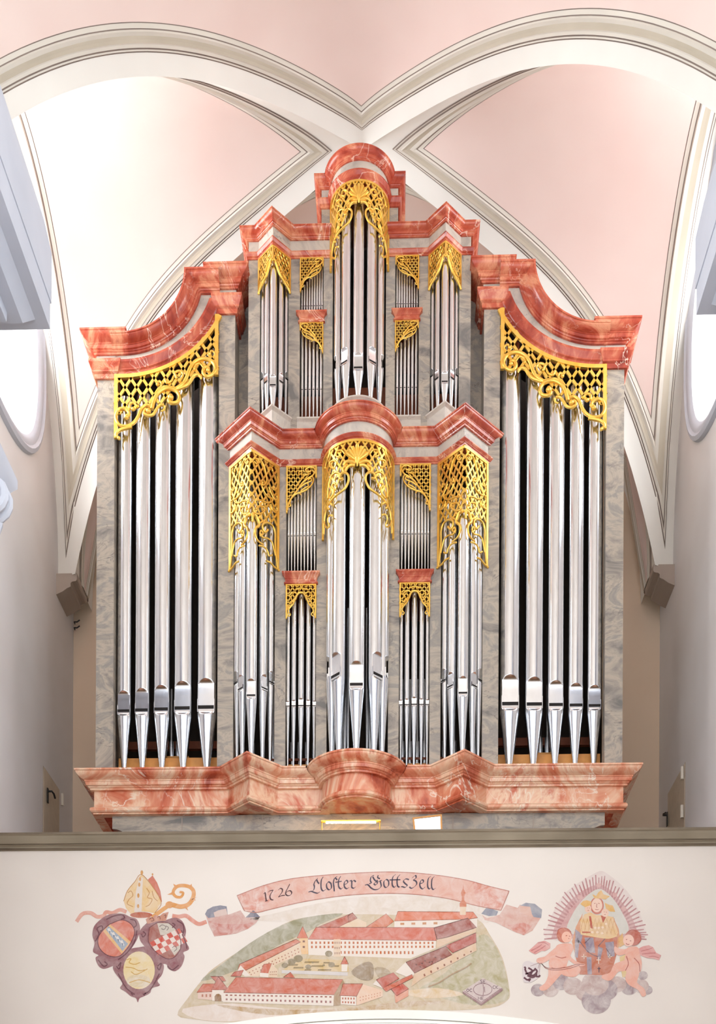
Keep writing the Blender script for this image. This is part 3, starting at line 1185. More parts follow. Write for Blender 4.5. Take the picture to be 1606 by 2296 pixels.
# what shows between the pipe feet: toe boards, rails and the small ranks inside the case
for sg in (-1, 1):
    for (xa, xb) in ((1.753, 3.067),):
        a, b = sorted((sg * xa, sg * xb))
        k = MB()
        k.box(a, b, 0.30, 0.34, 8.0, 8.44)
        k.build('toe_board', 'wood', organ)
        k = MB()
        k.box(a, b, 0.60, 0.66, 8.70, 8.80)
        k.build('rail', 'brown', organ)
        k = MB()
        xm = sg * 2.33
        k.box(xm - 0.14, xm + 0.14, 0.42, 0.5, 8.50, 8.52)
        k.build('rack_board', 'wood', organ)
        for dx in (-0.09, 0.0, 0.09):
            k = MB()
            k.tube([(xm + dx, 0.46, 8.3), (xm + dx, 0.46, 8.52), (xm + dx, 0.46, 8.58), (xm + dx, 0.46, 8.72), (xm + dx, 0.46, 8.73), (xm + dx, 0.46, 9.4)],
                   [0.012, 0.03, 0.034, 0.034, 0.02, 0.02], 12)
            k.build('inner_pipe', 'tin', organ, 40)
    for xa, xb in ((1.036, 1.564), (0.517, 0.90)):
        a, b = sorted((sg * xa, sg * xb))
        k = MB()
        k.box(a, b, 0.34, 0.38, 8.0, 8.36)
        k.build('toe_board', 'wood', organ)
        k = MB()
        k.box(a, b, 0.45, 0.55, 8.46, 8.49)
        k.build('rack_board', 'brown', organ)
        for i in range(4):
            xx = a + (b - a) * (i + 0.5) / 4
            k = MB()
            k.tube([(xx, 0.48, 8.2), (xx, 0.48, 8.5), (xx, 0.48, 8.56), (xx, 0.48, 8.7), (xx, 0.48, 8.71), (xx, 0.48, 9.5)], [0.012, 0.03, 0.034, 0.034, 0.02, 0.02], 12)
            k.build('inner_pipe', 'tin', organ, 40)
    for xa, xb in ((0.883, 1.242), (0.447, 0.742)):
        a, b = sorted((sg * xa, sg * xb))
        k = MB()
        k.box(a, b, 0.20, 0.23, 12.45, 12.95)
        k.build('toe_board', 'brown', organ)
k = MB()
k.box(-0.38, 0.38, 0.22, 0.26, 8.0, 8.42)
k.build('toe_board', 'brown', organ)
for xx in (-0.16, -0.12, 0.12, 0.16, -0.2, 0.2):
    k = MB()
    k.tube([(xx, 0.12, 8.07), (xx, 0.12, 9.2), (xx, 0.12, 10.2)], [0.01, 0.03, 0.03], 12)
    k.build('inner_pipe', 'tin', organ, 40)
k = MB()
k.box(-0.33, 0.33, 0.14, 0.17, 12.45, 13.0)
k.build('toe_board', 'brown', organ)


# ================================================================== gilded pipe shades
def Mflat(x0, sx=1, y=-0.01):
    return lambda u, z, o: Vector((x0 + sx * u, y - o, z))


def Mvee(xv, half):
    q = math.sqrt(0.5)

    def f(u, z, o):
        s = 1 if u >= 0 else -1
        k = o * (1.0 if abs(u) > 0.02 else 1.2)
        return Vector((xv + u * q + s * k * q * (1 if abs(u) > 1e-6 else 0), -half + abs(u) * q - k * q, z))
    return f


def Mround(R):
    return lambda u, z, o: Vector(((R + o) * math.sin(u / R), -(R + o) * math.cos(u / R), z))


def lattice(mb, Mf, u0, u1, top, bot, du, slope, bw, o0, o1):
    umin, umax = min(u0, u1), max(u0, u1)
    zs_t = max(top(umin + (umax - umin) * i / 40) for i in range(41))
    zs_b = min(bot(umin + (umax - umin) * i / 40) for i in range(41))
    dz = du * slope
    nrm = math.hypot(1, slope)
    hu, hz = bw / 2 * slope / nrm, bw / 2 / nrm
    for sgn in (1, -1):
        c = zs_b - dz * 60
        n0 = int(((zs_t - zs_b) + (umax - umin) * slope) / dz) + 3
        for k in range(-n0, n0 + 1):
            zc = zs_t + k * dz
            # line z = zc + sgn*slope*(u-umin)
            run = []
            st = (umax - umin) / max(12, int((umax - umin) / 0.02))
            steps = int(round((umax - umin) / st))
            for i in range(steps + 1):
                u = umin + st * i
                z = zc + sgn * slope * (u - umin)
                if bot(u) - 0.004 <= z <= top(u) + 0.004:
                    run.append((u, z))
                else:
                    if len(run) > 1:
                        emit(mb, Mf, run, hu, hz, sgn, o0, o1)
                    run = []
            if len(run) > 1:
                emit(mb, Mf, run, hu, hz, sgn, o0, o1)


def emit(mb, Mf, run, hu, hz, sgn, o0, o1):
    rows = []
    for u, z in run:
        a, b_ = (u - hu * 1, z + sgn * hz), (u + hu * 1, z - sgn * hz)
        rows.append([Mf(a[0], a[1], o0), Mf(a[0], a[1], o1), Mf(b_[0], b_[1], o1), Mf(b_[0], b_[1], o0)])
    mb.grid(rows, 0, True)


def band(mb, Mf, pts, wd, o0, o1):
    """flat framing strip along a (u, z) polyline, its width laid to the right of travel"""
    rows = []
    n = len(pts)
    for i, (u, z) in enumerate(pts):
        a, b_ = pts[max(0, i - 1)], pts[min(n - 1, i + 1)]
        du, dz = b_[0] - a[0], b_[1] - a[1]
        l = math.hypot(du, dz) or 1
        nu, nz = dz / l * wd, -du / l * wd
        rows.append([Mf(u, z, o0), Mf(u, z, o1), Mf(u + nu, z + nz, o1), Mf(u + nu, z + nz, o0)])
    mb.grid(rows, 0, True)
    k = len(mb.v)
    mb.f += [(k - 4, k - 3, k - 2, k - 1), (k - 4 * n + 3, k - 4 * n + 2, k - 4 * n + 1, k - 4 * n)]
    mb.mi += [0, 0]


def scroll(Mf, pts, r0, r1, off, ball=0.0, n=5, sides=8):
    mb = MB()
    c = catmull(pts, n)
    k = len(c)
    mb.tube([Mf(u, z, off) for u, z in c], [r0 + (r1 - r0) * i / (k - 1) for i in range(k)], sides, ball=ball)
    return mb


def shade_obj(Mf, frames, lat, scrolls, lat_du, slope, bw, fw, depth=0.02):
    """frames: list of (u,z) polylines; lat: (u0,u1,top,bot); scrolls: list of (pts, r0, r1, ball)"""
    mb = MB()
    for i, fr in enumerate(frames):
        band(mb, Mf, fr, fw, 0.0006 * i, depth * 1.4 + 0.0012 * i)
    o = mb.build('gilded_shade', 'gold', organ, 30)
    mb = MB()
    lattice(mb, Mf, lat[0], lat[1], lat[2], lat[3], lat_du, slope, bw, 0.004, depth)
    lo = mb.build('lattice', 'gold', o, 30)
    lo['kind'] = 'stuff'
    for pts, r0, r1, bl in scrolls:
        scroll(Mf, pts, r0, r1, depth * 1.1, bl).build('carved_scroll', 'gold', o, 50)
    return o


def interp(tab):
    xs_, zs_ = [t[0] for t in tab], [t[1] for t in tab]
    return lambda u: float(np.interp(u, xs_, zs_))


# --- (a) the two large side fields, traced on the right-hand one
def zr_(x, y, Y=-0.02):
    p = at(1110 + x / 5.18, 680 + y / 5.18, Y)
    return (p.x, p.z)


SIDE_SCROLLS = [
    ([(560, 925), (480, 870), (440, 800), (400, 690), (330, 610), (230, 585), (140, 620), (100, 700), (130, 770), (200, 795), (245, 745), (225, 690), (185, 690), (185, 720)], .026, .022, .030),
    ([(265, 800), (300, 770), (350, 780), (390, 840), (440, 890), (540, 925)], .022, .020, 0),
    ([(845, 1150), (830, 1080), (800, 1000), (740, 940), (650, 915), (560, 950), (520, 1020), (550, 1080), (620, 1085), (650, 1050), (625, 1020)], .026, .022, .042),
    ([(700, 1110), (750, 1105), (790, 1150), (830, 1210), (890, 1225), (940, 1190), (920, 1150), (885, 1170)], .018, .020, .036),
    ([(850, 1120), (910, 1100), (970, 1140), (1010, 1230), (1060, 1300), (1140, 1340), (1230, 1320), (1275, 1230), (1240, 1140), (1170, 1135), (1115, 1190), (1145, 1230)], .022, .022, .034),
    ([(1080, 1350), (1170, 1365), (1240, 1390), (1270, 1440), (1235, 1475)], .022, .020, .024),
    ([(105, 570), (110, 520), (150, 495), (165, 530)], .012, .014, .020),
    ([(520, 840), (480, 760), (520, 715), (575, 735), (560, 790)], .014, .018, .022),
    ([(590, 770), (620, 830), (670, 850), (695, 805)], .014, .016, .018),
    ([(800, 990), (760, 920), (735, 860), (760, 825), (785, 860)], .018, .014, .022),
    ([(1020, 1110), (1060, 1070), (1100, 1075), (1110, 1120), (1070, 1140)], .016, .018, .026),
    ([(560, 915), (620, 900), (700, 890), (760, 925)], .016, .012, 0),
    ([(690, 1120), (700, 1160), (725, 1175)], .016, .010, .014),
    ([(240, 690), (280, 640), (330, 650), (345, 700)], .010, .014, .018),
]
tabD = sorted([(x, z) for x, z in D_CURVE if x > 1.75] + [(1.753, swoop_top(1.753))])
topD = interp(tabD)
botx = [(60, 760), (260, 780), (420, 860), (560, 920), (700, 1080), (840, 1100), (980, 1130), (1110, 1150), (1290, 1200)]
botS = interp(sorted(zr_(*p) for p in botx))
for sg in (-1, 1):
    Mf = (lambda s: (lambda u, z, o: Vector((s * u, -0.012 - o, z))))(sg)
    fr_top = [(1.756 + (3.064 - 1.756) * i / 24, topD(1.756 + (3.064 - 1.756) * i / 24)) for i in range(25)]
    zl_, zr2 = zr_(60, 780)[1], zr_(1300, 1470)[1]
    fr = [fr_top, [(3.064, topD(3.06) + 0.0), (3.064, zr2)], [(1.756, zl_), (1.756, topD(1.756))]]
    sc = [([zr_(*p) for p in pts], r0, r1, bl) for pts, r0, r1, bl in SIDE_SCROLLS]
    shade_obj(Mf, fr, (1.76, 3.06, topD, botS), sc, 0.146, 1.5, 0.034, 0.045, 0.024)


# --- (b) lower pointed towers, traced on the right face of the left tower
def zb_(x, y):
    fr_ = (x - 448) / 417
    py = 980 + y / 7.17
    d = 13.69 + 0.31 * fr_
    return (fr_ * H * math.sqrt(2), 1.6 + (2900 - 3 - py) * d / 2520)


VEE = [
    ([(470, 330), (500, 370), (540, 350), (525, 305), (490, 290), (560, 310), (610, 390), (640, 500), (660, 620), (640, 700), (600, 715), (595, 680)], .011, .011, .016),
    ([(690, 520), (690, 440), (735, 450), (745, 490)], .010, .012, .016),
    ([(820, 590), (830, 700), (800, 790), (765, 795), (770, 755)], .010, .010, .014),
    ([(590, 750), (640, 860), (700, 920), (755, 935)], .011, .010, 0),
    ([(690, 750), (730, 860), (780, 955), (818, 950), (815, 910)], .010, .010, .014),
    ([(500, 1010), (495, 965), (580, 965), (660, 1000), (740, 985), (755, 930)], .011, .010, 0),
    ([(460, 1100), (490, 1165), (560, 1180), (625, 1140), (630, 1085), (590, 1060), (535, 1060), (510, 1095)], .012, .011, .016),
    ([(720, 1030), (740, 1110), (790, 1160), (822, 1145), (815, 1105)], .011, .011, .015),
    ([(450, 1190), (500, 1215), (535, 1290), (550, 1360), (515, 1395)], .022, .020, .018),
    ([(505, 1395), (490, 1480), (510, 1570), (560, 1640), (620, 1680)], .014, .010, 0),
    ([(680, 1440), (640, 1480), (605, 1420), (600, 1360), (640, 1325), (700, 1335), (760, 1395), (790, 1500), (790, 1650), (800, 1800), (815, 1950), (835, 2080)], .016, .012, 0),
    ([(560, 1490), (600, 1560), (680, 1580), (740, 1640), (770, 1740), (795, 1860)], .012, .010, 0),
    ([(550, 1690), (630, 1720), (680, 1790), (700, 1860), (745, 1850)], .011, .010, .013),
    ([(655, 1940), (720, 1970), (780, 2040), (850, 2095)], .012, .011, .016),
    ([(560, 1250), (600, 1290), (560, 1330)], .012, .012, .014),
    ([(560, 1500), (575, 1450), (610, 1500), (570, 1530)], .012, .012, .014),
]
Lv = H * math.sqrt(2)
zvt = 11.915
botV = interp(sorted([zb_(448, 1200), zb_(540, 1300), zb_(620, 1340), zb_(720, 1330), zb_(865, 1400)]))
zve = zb_(865, 2100)[1]
for sg in (-1, 1):
    Mf = Mvee(sg * XV, H - 0.012)
    L = (H - 0.012) * math.sqrt(2)
    fr = [[(-L + 2 * L * i / 20, zvt) for i in range(21)], [(L, zvt), (L, zve)], [(-L, zve), (-L, zvt)]]
    sc = []
    for pts, r0, r1, bl in VEE:
        P = [zb_(*p) for p in pts]
        sc.append((P, r0, r1, bl))
        sc.append(([(-u, z) for u, z in P], r0, r1, bl))
    sc.append(([zb_(450, 1180), zb_(452, 1240), zb_(452, 1300)], .018, .012, .016))
    shade_obj(Mf, fr, (-L, L, lambda u: zvt, lambda u: botV(abs(u))), sc, 0.085, 1.6, 0.020, 0.035, 0.018)


# --- (c, d) round towers, traced on the right half of the lower one
def zc_(x, y):
    R = 0.42
    t = max(-0.999, min(0.999, (x - 1075) / 458))
    an = math.asin(t)
    d = 14 - R * math.cos(an)
    py = 1030 + y / 5.948
    return (R * an, 1.6 + (2900 - py) * d / 2520)


ROUND = [
    ([(1250, 265), (1290, 270), (1290, 215), (1235, 185), (1190, 215), (1180, 270), (1195, 335), (1240, 410), (1330, 480), (1400, 545), (1445, 610), (1480, 700), (1500, 830)], .016, .013, 0),
    ([(1290, 200), (1340, 180), (1400, 220), (1430, 300), (1445, 400), (1450, 520)], .012, .010, 0),
    ([(1340, 360), (1360, 325), (1395, 350), (1370, 400), (1385, 470), (1420, 530)], .013, .011, 0),
    ([(1385, 610), (1420, 590), (1455, 620), (1440, 660)], .014, .014, .018),
    ([(1390, 750), (1430, 750), (1450, 810), (1430, 880), (1440, 910)], .010, .010, .012),
    ([(1455, 910), (1490, 880), (1500, 830), (1505, 900), (1507, 985)], .014, .012, .014),
    ([(1420, -120), (1440, -40), (1470, 30), (1490, 110)], .012, .010, .014),
    ([(1230, -60), (1270, -110), (1330, -100), (1340, -40), (1300, -20)], .012, .012, .016),
    ([(1330, 60), (1370, 20), (1420, 40), (1420, 100), (1380, 120)], .012, .012, .016),
    ([(1210, 100), (1250, 130), (1240, 180)], .020, .014, .014),
    ([(1100, 95), (1150, 90), (1200, 120), (1225, 170)], .022, .016, 0),
    ([(1090, 70), (1160, 40), (1220, 50), (1250, 90)], .026, .018, 0),
]


def round_shade(scale, R, ztop, zref):
    Mf = Mround(R)
    k = R / 0.42
    f = lambda p: (p[0] * k, ztop + (p[1] - zref) * scale)
    L = R * PI / 2 * 0.985
    zend = f(zc_(1510, 990))[1]
    fr = [[(-L + 2 * L * i / 28, ztop) for i in range(29)], [(L, ztop), (L, zend)], [(-L, zend), (-L, ztop)]]
    bt = interp(sorted([f(zc_(1075, 60)), f(zc_(1180, 120)), f(zc_(1240, 190)), f(zc_(1330, 400)), f(zc_(1430, 560)), f(zc_(1500, 800))]))
    sc = []
    for pts, r0, r1, bl in ROUND:
        P = [f(zc_(*p)) for p in pts]
        sc.append((P, r0 * scale, r1 * scale, bl * scale))
        sc.append(([(-u, z) for u, z in P], r0 * scale, r1 * scale, bl * scale))
    o = shade_obj(Mf, fr, (-L, L, lambda u: ztop, lambda u: bt(abs(u))), sc, 0.088 * scale, 1.6, 0.021 * scale, 0.03 * scale, 0.018)
    # shell in the middle
    z0 = f(zc_(1075, 40))[1]
    for a in range(-3, 4):
        t = a * 0.30
        ln = (0.19 - 0.012 * abs(a)) * scale
        P = [(math.sin(t) * ln * q, z0 + math.cos(t) * ln * q) for q in (0.05, 0.35, 0.7, 0.95, 1.0)]
        mb = MB()
        mb.tube([Mf(u, z, 0.026 + 0.012 * (i == 3)) for i, (u, z) in enumerate(P)], [q * scale for q in (.012, .02, .026, .022, .006)], 8)
        mb.build('shell_petal', 'gold', o, 50)
    mb = MB()
    mb.tube([Mf(0, z0 + 0.03 * scale, 0.03), Mf(0, z0 - 0.02 * scale, 0.034), Mf(0, z0 - 0.06 * scale, 0.026)], [.03 * scale, .024 * scale, .008 * scale], 10)
    mb.build('shell_foot', 'gold', o, 50)


round_shade(1.0, 0.425, 11.915, 11.915)
round_shade(0.86, 0.345, 15.125, 11.915)

# --- (e) upper pointed towers
L2 = (H2 - 0.008) * math.sqrt(2)
for sg in (-1, 1):
    Mf = Mvee(sg * XV2, H2 - 0.008)
    zt2, zb2 = 14.508, 14.075
    bt = interp([(0, zt2 - 0.19), (0.03, zt2 - 0.205), (0.07, zt2 - 0.26), (0.12, zt2 - 0.32), (0.2, zt2 - 0.375), (L2, zt2 - 0.42)])
    fr = [[(-L2 + 2 * L2 * i / 16, zt2) for i in range(17)], [(L2, zt2), (L2, zb2)], [(-L2, zb2), (-L2, zt2)]]
    sc = []
    for q in (-1, 1):
        sc.append(([(0, zt2 - 0.175), (q * .035, zt2 - .20), (q * .07, zt2 - .255), (q * .105, zt2 - .31), (q * .17, zt2 - .355), (q * .235, zt2 - .40), (q * .262, zt2 - .43)], .018, .014, .016))
        sc.append(([(q * .06, zt2 - .17), (q * .10, zt2 - .20), (q * .13, zt2 - .25), (q * .11, zt2 - .28)], .010, .010, .015))
        sc.append(([(q * .03, zt2 - .10), (q * .075, zt2 - .11), (q * .10, zt2 - .15)], .010, .008, .013))
        sc.append(([(q * .15, zt2 - .27), (q * .19, zt2 - .30), (q * .18, zt2 - .34)], .010, .010, .014))
        sc.append(([(q * .20, zt2 - .33), (q * .24, zt2 - .36), (q * .225, zt2 - .39)], .010, .010, .015))
        sc.append(([(q * .235, zt2 - .06), (q * .25, zt2 - .12), (q * .23, zt2 - .16)], .008, .008, .012))
    sc.append(([(0, zt2 - .03), (0, zt2 - .10), (0, zt2 - .19)], .012, .018, .014))
    shade_obj(Mf, fr, (-L2, L2, lambda u: zt2, lambda u: bt(abs(u))), sc, 0.052, 1.7, 0.014, 0.022, 0.014)


# --- (f) narrow flats with a diagonal acanthus scroll
DIAG = [
    ([(1020, 1015), (1035, 940), (1070, 860), (1120, 790), (1200, 690), (1250, 620), (1330, 560), (1400, 520), (1440, 455), (1410, 405), (1350, 400), (1295, 435), (1320, 470), (1365, 460)], 1.0),
    ([(1060, 900), (1090, 830), (1150, 780), (1230, 755), (1310, 720), (1385, 655), (1415, 580), (1395, 525)], 0.9),
    ([(1150, 680), (1180, 640), (1235, 570), (1290, 510), (1330, 500)], 0.8),
    ([(1210, 690), (1280, 640), (1350, 610), (1385, 590), (1370, 560), (1340, 575)], 0.8),
    ([(1220, 740), (1290, 690), (1340, 670), (1330, 640)], 0.7),
    ([(1190, 500), (1200, 455), (1240, 460), (1240, 500)], 0.7),
    ([(1060, 905), (1075, 945), (1045, 960)], 0.7),
    ([(1150, 780), (1200, 770), (1225, 790)], 0.7),
]


def diag_shade(xa, xb, zt3, zb3, flip, sg):
    """xa outer, xb inner abs x; flip False: long tail at the outer side"""
    wd = xa - xb
    ht = zt3 - zb3
    if not flip:
        Mf = lambda u, z, o: Vector((sg * (xa - u), -0.008 - o, z))
    else:
        Mf = lambda u, z, o: Vector((sg * (xb + u), -0.008 - o, z))
    f = lambda p: ((p[0] - 1005) / 460 * wd, zt3 - (p[1] - 375) / 675 * ht)
    bt = interp(sorted([f((1005, 1000)), f((1080, 850)), f((1150, 770)), f((1200, 660)), f((1300, 560)), f((1400, 500)), f((1465, 470))]))
    k = wd / 0.37
    fr = [[(0, zt3), (wd, zt3)], [(wd, zt3), (wd, zt3 - ht * 0.26)], [(0, zb3), (0, zt3)]]
    sc = [([f(p) for p in pts], .0125 * q * k, .0095 * q * k, .015 * q * k) for pts, q in DIAG]
    shade_obj(Mf, fr, (0, wd, lambda u: zt3, bt), sc, wd / 6.6, 1.5, 0.016 * k, 0.018 * k, 0.014)


for sg in (-1, 1):
    diag_shade(0.90, 0.517, 11.912, 11.325, False, sg)
    diag_shade(0.742, 0.447, 14.505, 14.08, False, sg)
    diag_shade(0.742, 0.447, 13.70, 13.31, True, sg)
    # --- (g) lower flats, small arch
    xm = sg * 0.7085
    w2, zt4, zb4 = 0.19, 10.437, 10.01
    Mf = (lambda c: (lambda u, z, o: Vector((c + u, -0.008 - o, z))))(xm)
    bt = interp([(0, zt4 - .12), (.04, zt4 - .14), (.07, zt4 - .20), (.12, zt4 - .27), (w2, zt4 - .36)])
    fr = [[(-w2, zt4), (w2, zt4)], [(w2, zt4), (w2, zb4)], [(-w2, zb4), (-w2, zt4)]]
    sc = [([(-.075, zt4 - .20), (-.05, zt4 - .14), (-.02, zt4 - .11), (.02, zt4 - .11), (.05, zt4 - .14), (.075, zt4 - .20)], .013, .013, 0)]
    for q in (-1, 1):
        sc += [([(q * .075, zt4 - .19), (q * .10, zt4 - .25), (q * .15, zt4 - .31), (q * .16, zt4 - .37), (q * .182, zt4 - .42)], .011, .009, .011),
               ([(q * .05, zt4 - .12), (q * .10, zt4 - .10), (q * .14, zt4 - .14), (q * .12, zt4 - .18)], .009, .009, .012),
               ([(q * .09, zt4 - .22), (q * .13, zt4 - .22), (q * .12, zt4 - .26)], .008, .008, .010),
               ([(q * .13, zt4 - .27), (q * .165, zt4 - .26), (q * .16, zt4 - .30)], .008, .008, .010),
               ([(q * .15, zt4 - .35), (q * .13, zt4 - .38), (q * .15, zt4 - .40)], .007, .007, .009),
               ([(0, zt4 - .05), (q * .03, zt4 - .055), (q * .06, zt4 - .07)], .009, .007, .009)]
    shade_obj(Mf, fr, (-w2, w2, lambda u: zt4, lambda u: bt(abs(u))), sc, 0.056, 1.5, 0.014, 0.017, 0.014)

# ================================================================== console, mirror, lamp, hooks
k = MB()
k.box(-0.75, 0.75, -0.34, 0.055, 5.5, 7.02)
k.build('console', 'grey', organ)
k = MB()
k.box(-0.42, 0.31, -0.40, -0.37, 6.9, 7.14)
k.build('music_desk', 'grey', organ)

q = [at(*p, -0.45) for p in ((925, 1834), (991, 1826.5), (993, 1886), (931, 1886))]
c0 = sum((Vector(p) for p in q), Vector()) / 4
mir = empty('organ_mirror', (c0.x, -0.45, 7.02), 'small tilted mirror in a light wooden frame above the parapet', 'mirror')
k = MB()
k.add([tuple(p) for p in q] + [(p.x, p.y + 0.02, p.z) for p in q], [(0, 1, 2, 3), (7, 6, 5, 4)] + [(i, (i + 1) % 4, 4 + (i + 1) % 4, 4 + i) for i in range(4)])
k.build('mirror_back', 'wood', mir)
qi = [c0 + (Vector(p) - c0) * 0.88 for p in q]
k = MB()
k.add([(p.x, p.y - 0.006, p.z) for p in qi], [(0, 1, 2, 3)])
k.build('mirror_glass', 'mirror', mir)
for i in range(4):
    a_, b_ = q[i], q[(i + 1) % 4]
    c_, d_ = qi[(i + 1) % 4], qi[i]
    k = MB()
    pts = [a_, b_, c_, d_]
    k.add([(p.x, p.y - 0.014, p.z) for p in pts] + [(p.x, p.y + 0.004, p.z) for p in pts], [(0, 1, 2, 3), (7, 6, 5, 4)] + [(j, (j + 1) % 4, 4 + (j + 1) % 4, 4 + j) for j in range(4)])
    k.build('frame_rail', 'wood', mir)
k = MB()
k.tube([(c0.x, -0.43, 7.02), (c0.x, -0.43, c0.z)], 0.012, 8)
k.build('mirror_post', 'iron', mir, 40)

l0, l1 = at(720, 1845, -0.45), at(854, 1844.5, -0.45)
lamp = empty('console_lamp', ((l0.x + l1.x) / 2, -0.45, 7.02), 'long thin brass lamp glowing yellow above the music desk', 'lamp')
k = MB()
k.box(l0.x, l1.x, -0.47, -0.43, 7.288, 7.304)
k.build('lamp_shade', 'gold', lamp)
k = MB()
k.tube([(l0.x + 0.06, -0.46, 7.276), (l1.x - 0.06, -0.46, 7.276)], 0.010, 8)
k.build('lamp_tube', 'lamp', lamp, 40)
for x in (l0.x + 0.01, l1.x - 0.01):
    k = MB()
    k.tube([(x, -0.44, 7.02), (x, -0.44, 7.29)], 0.006, 8)
    k.build('lamp_post', 'gold', lamp, 40)

for (px, py, lbl) in ((190, 1325, 'bent black iron hook beside the left impost moulding'), (163, 1399, 'upper of two small black hooks in the left rear corner'),
                      (163, 1412, 'lower of two small black hooks in the left rear corner')):
    p = at(px, py, YB)
    px_ = max(p.x, -WX + 0.02)
    k = MB()
    k.tube([(px_, YB, p.z), (px_ + 0.02, YB - 0.10, p.z - 0.03), (px_ + 0.07, YB - 0.13, p.z - 0.05), (px_ + 0.11, YB - 0.13, p.z - 0.02)], 0.010, 6)
    tag(k.build('wall_hook', 'iron', None, 40), lbl, 'hook', 'iron hooks on the rear wall')

# ================================================================== murals on the parapet
class Mural:
    def __init__(self, name, label, px, py):
        p = at(px, py, PY - 0.002)
        self.o = empty(name, (p.x, PY - 0.002, p.z), label, 'mural')
        self.n = 0
        self.T = (0, 0, 1)

    def zoom(self, ox, oy, s):
        self.T = (ox, oy, s)
        return self

    def w(self, p):
        self.y = PY - 0.0015 - 0.00007 * self.n
        return tuple(at(self.T[0] + p[0] / self.T[2], self.T[1] + p[1] / self.T[2], self.y))

    def poly(self, pts, c, name='painted_shape', smooth=0, wash=0.35, parent=None):
        self.n += 1
        if smooth:
            pts = catmull(pts, smooth, True)
        mb = MB()
        v = [self.w(p) for p in pts]
        mb.add(v, [tuple(range(len(v)))])
        return mb.build(name, paint(c, wash), parent or self.o)

    def polys(self, lst, c, name='painted_shape', wash=0.35, parent=None):
        self.n += 1
        if len(lst) <= 8:
            for pts in lst:
                mb = MB()
                v = [self.w(p) for p in pts]
                mb.add(v, [tuple(range(len(v)))])
                mb.build(name, paint(c, wash), parent or self.o)
            return
        mb = MB()
        for pts in lst:
            v = [self.w(p) for p in pts]
            mb.add(v, [tuple(range(len(v)))])
        o = mb.build(name, paint(c, wash), parent or self.o)
        o['kind'] = 'stuff'
        return o

    def ell(self, cx, cy, rx, ry, c, name='painted_shape', wash=0.3, rot=0.0, n=28):
        ca, sa = math.cos(rot), math.sin(rot)
        return self.poly([(cx + rx * math.cos(t) * ca - ry * math.sin(t) * sa, cy + rx * math.cos(t) * sa + ry * math.sin(t) * ca)
                          for t in [2 * PI * i / n for i in range(n)]], c, name, 0, wash)

    def strokes(self, lines, wd, c, name='painted_line', wash=0.15, parent=None, nib=None, sm=5, taper=None):
        """brush lines; nib (angle in degrees) gives broad-pen lettering"""
        self.n += 1
        mb = MB()
        for ln in lines:
            pts = catmull(ln, sm) if len(ln) > 2 else ln
            N = len(pts)
            L_, R_ = [], []
            for i, p in enumerate(pts):
                a, b_ = pts[max(0, i - 1)], pts[min(N - 1, i + 1)]
                dx, dy = b_[0] - a[0], b_[1] - a[1]
                l = math.hypot(dx, dy) or 1
                nx, ny = -dy / l, dx / l
                w_ = wd
                if taper:
                    w_ = wd + (taper - wd) * i / (N - 1)
                if nib is not None:
                    w_ = wd * (0.22 + 0.78 * abs(nx * math.cos(math.radians(nib)) - ny * math.sin(math.radians(nib))))
                L_.append((p[0] + nx * w_ / 2, p[1] + ny * w_ / 2))
                R_.append((p[0] - nx * w_ / 2, p[1] - ny * w_ / 2))
            mb.grid([[self.w(p) for p in L_], [self.w(p) for p in R_]])
        o = mb.build(name, paint(c, wash), parent or self.o)
        if len(lines) > 2 and name != 'letter':
            o['kind'] = 'stuff'
        return o


# ---- coats of arms with mitre and crozier
MAUVE, MAUVE_D, LT = (150, 100, 104), (112, 66, 74), (226, 206, 192)
a = Mural('coat_of_arms', 'painted triple coat of arms with golden mitre and crozier', 310, 2247).zoom(150, 1930, 4.867)
a.strokes([[(105, 665), (170, 580), (260, 570), (330, 610), (400, 600), (430, 560), (500, 570), (580, 535), (650, 560)]], 42, (226, 156, 134), 'ribbon', 0.4)
a.strokes([[(1150, 600), (1220, 610), (1300, 600), (1370, 650), (1440, 690), (1525, 665)]], 44, (222, 144, 122), 'ribbon', 0.4)
a.strokes([[(930, 620), (1050, 530), (1130, 475)]], 44, (228, 164, 96), 'crozier_staff')
a.strokes([[(1150, 480), (1240, 500), (1320, 480), (1370, 420), (1385, 340), (1340, 285), (1250, 270), (1190, 290), (1160, 345), (1190, 390), (1245, 395), (1270, 350), (1230, 340)]], 52, (226, 156, 84), 'crozier_crook', 0.3, taper=24)
a.polys([[(1320, 450), (1425, 395), (1360, 420)], [(1330, 290), (1360, 250), (1370, 300)], [(1300, 480), (1325, 545), (1270, 500)], [(1170, 330), (1095, 370), (1150, 370)], [(1180, 300), (1160, 250), (1220, 280)], [(1360, 440), (1410, 430), (1370, 400)]], (224, 150, 80), 'crozier_leaves')
a.ell(1120, 480, 44, 38, (222, 150, 76), 'crozier_knop')
a.poly([(885, 205), (935, 160), (985, 240), (1020, 330), (1038, 445), (1015, 452), (960, 330)], (206, 96, 62), 'mitre_back')
a.poly([(815, 150), (860, 195), (940, 290), (1000, 390), (1030, 455), (960, 572), (880, 556), (780, 552), (700, 582), (645, 515), (620, 440), (660, 330), (740, 230)], (232, 194, 136), 'mitre_front', 0, 0.5)
a.poly([(790, 180), (830, 185), (815, 555), (735, 560), (755, 330)], (226, 212, 200), 'mitre_band')
a.polys([[(x + rx * math.cos(t), y + ry * math.sin(t)) for t in [2 * PI * i / 12 for i in range(12)]] for x, y, rx, ry in ((800, 200, 12, 22), (790, 260, 13, 24), (780, 380, 13, 26), (778, 495, 13, 22), (818, 128, 15, 24), (935, 148, 9, 12))], (214, 150, 70), 'mitre_gems')
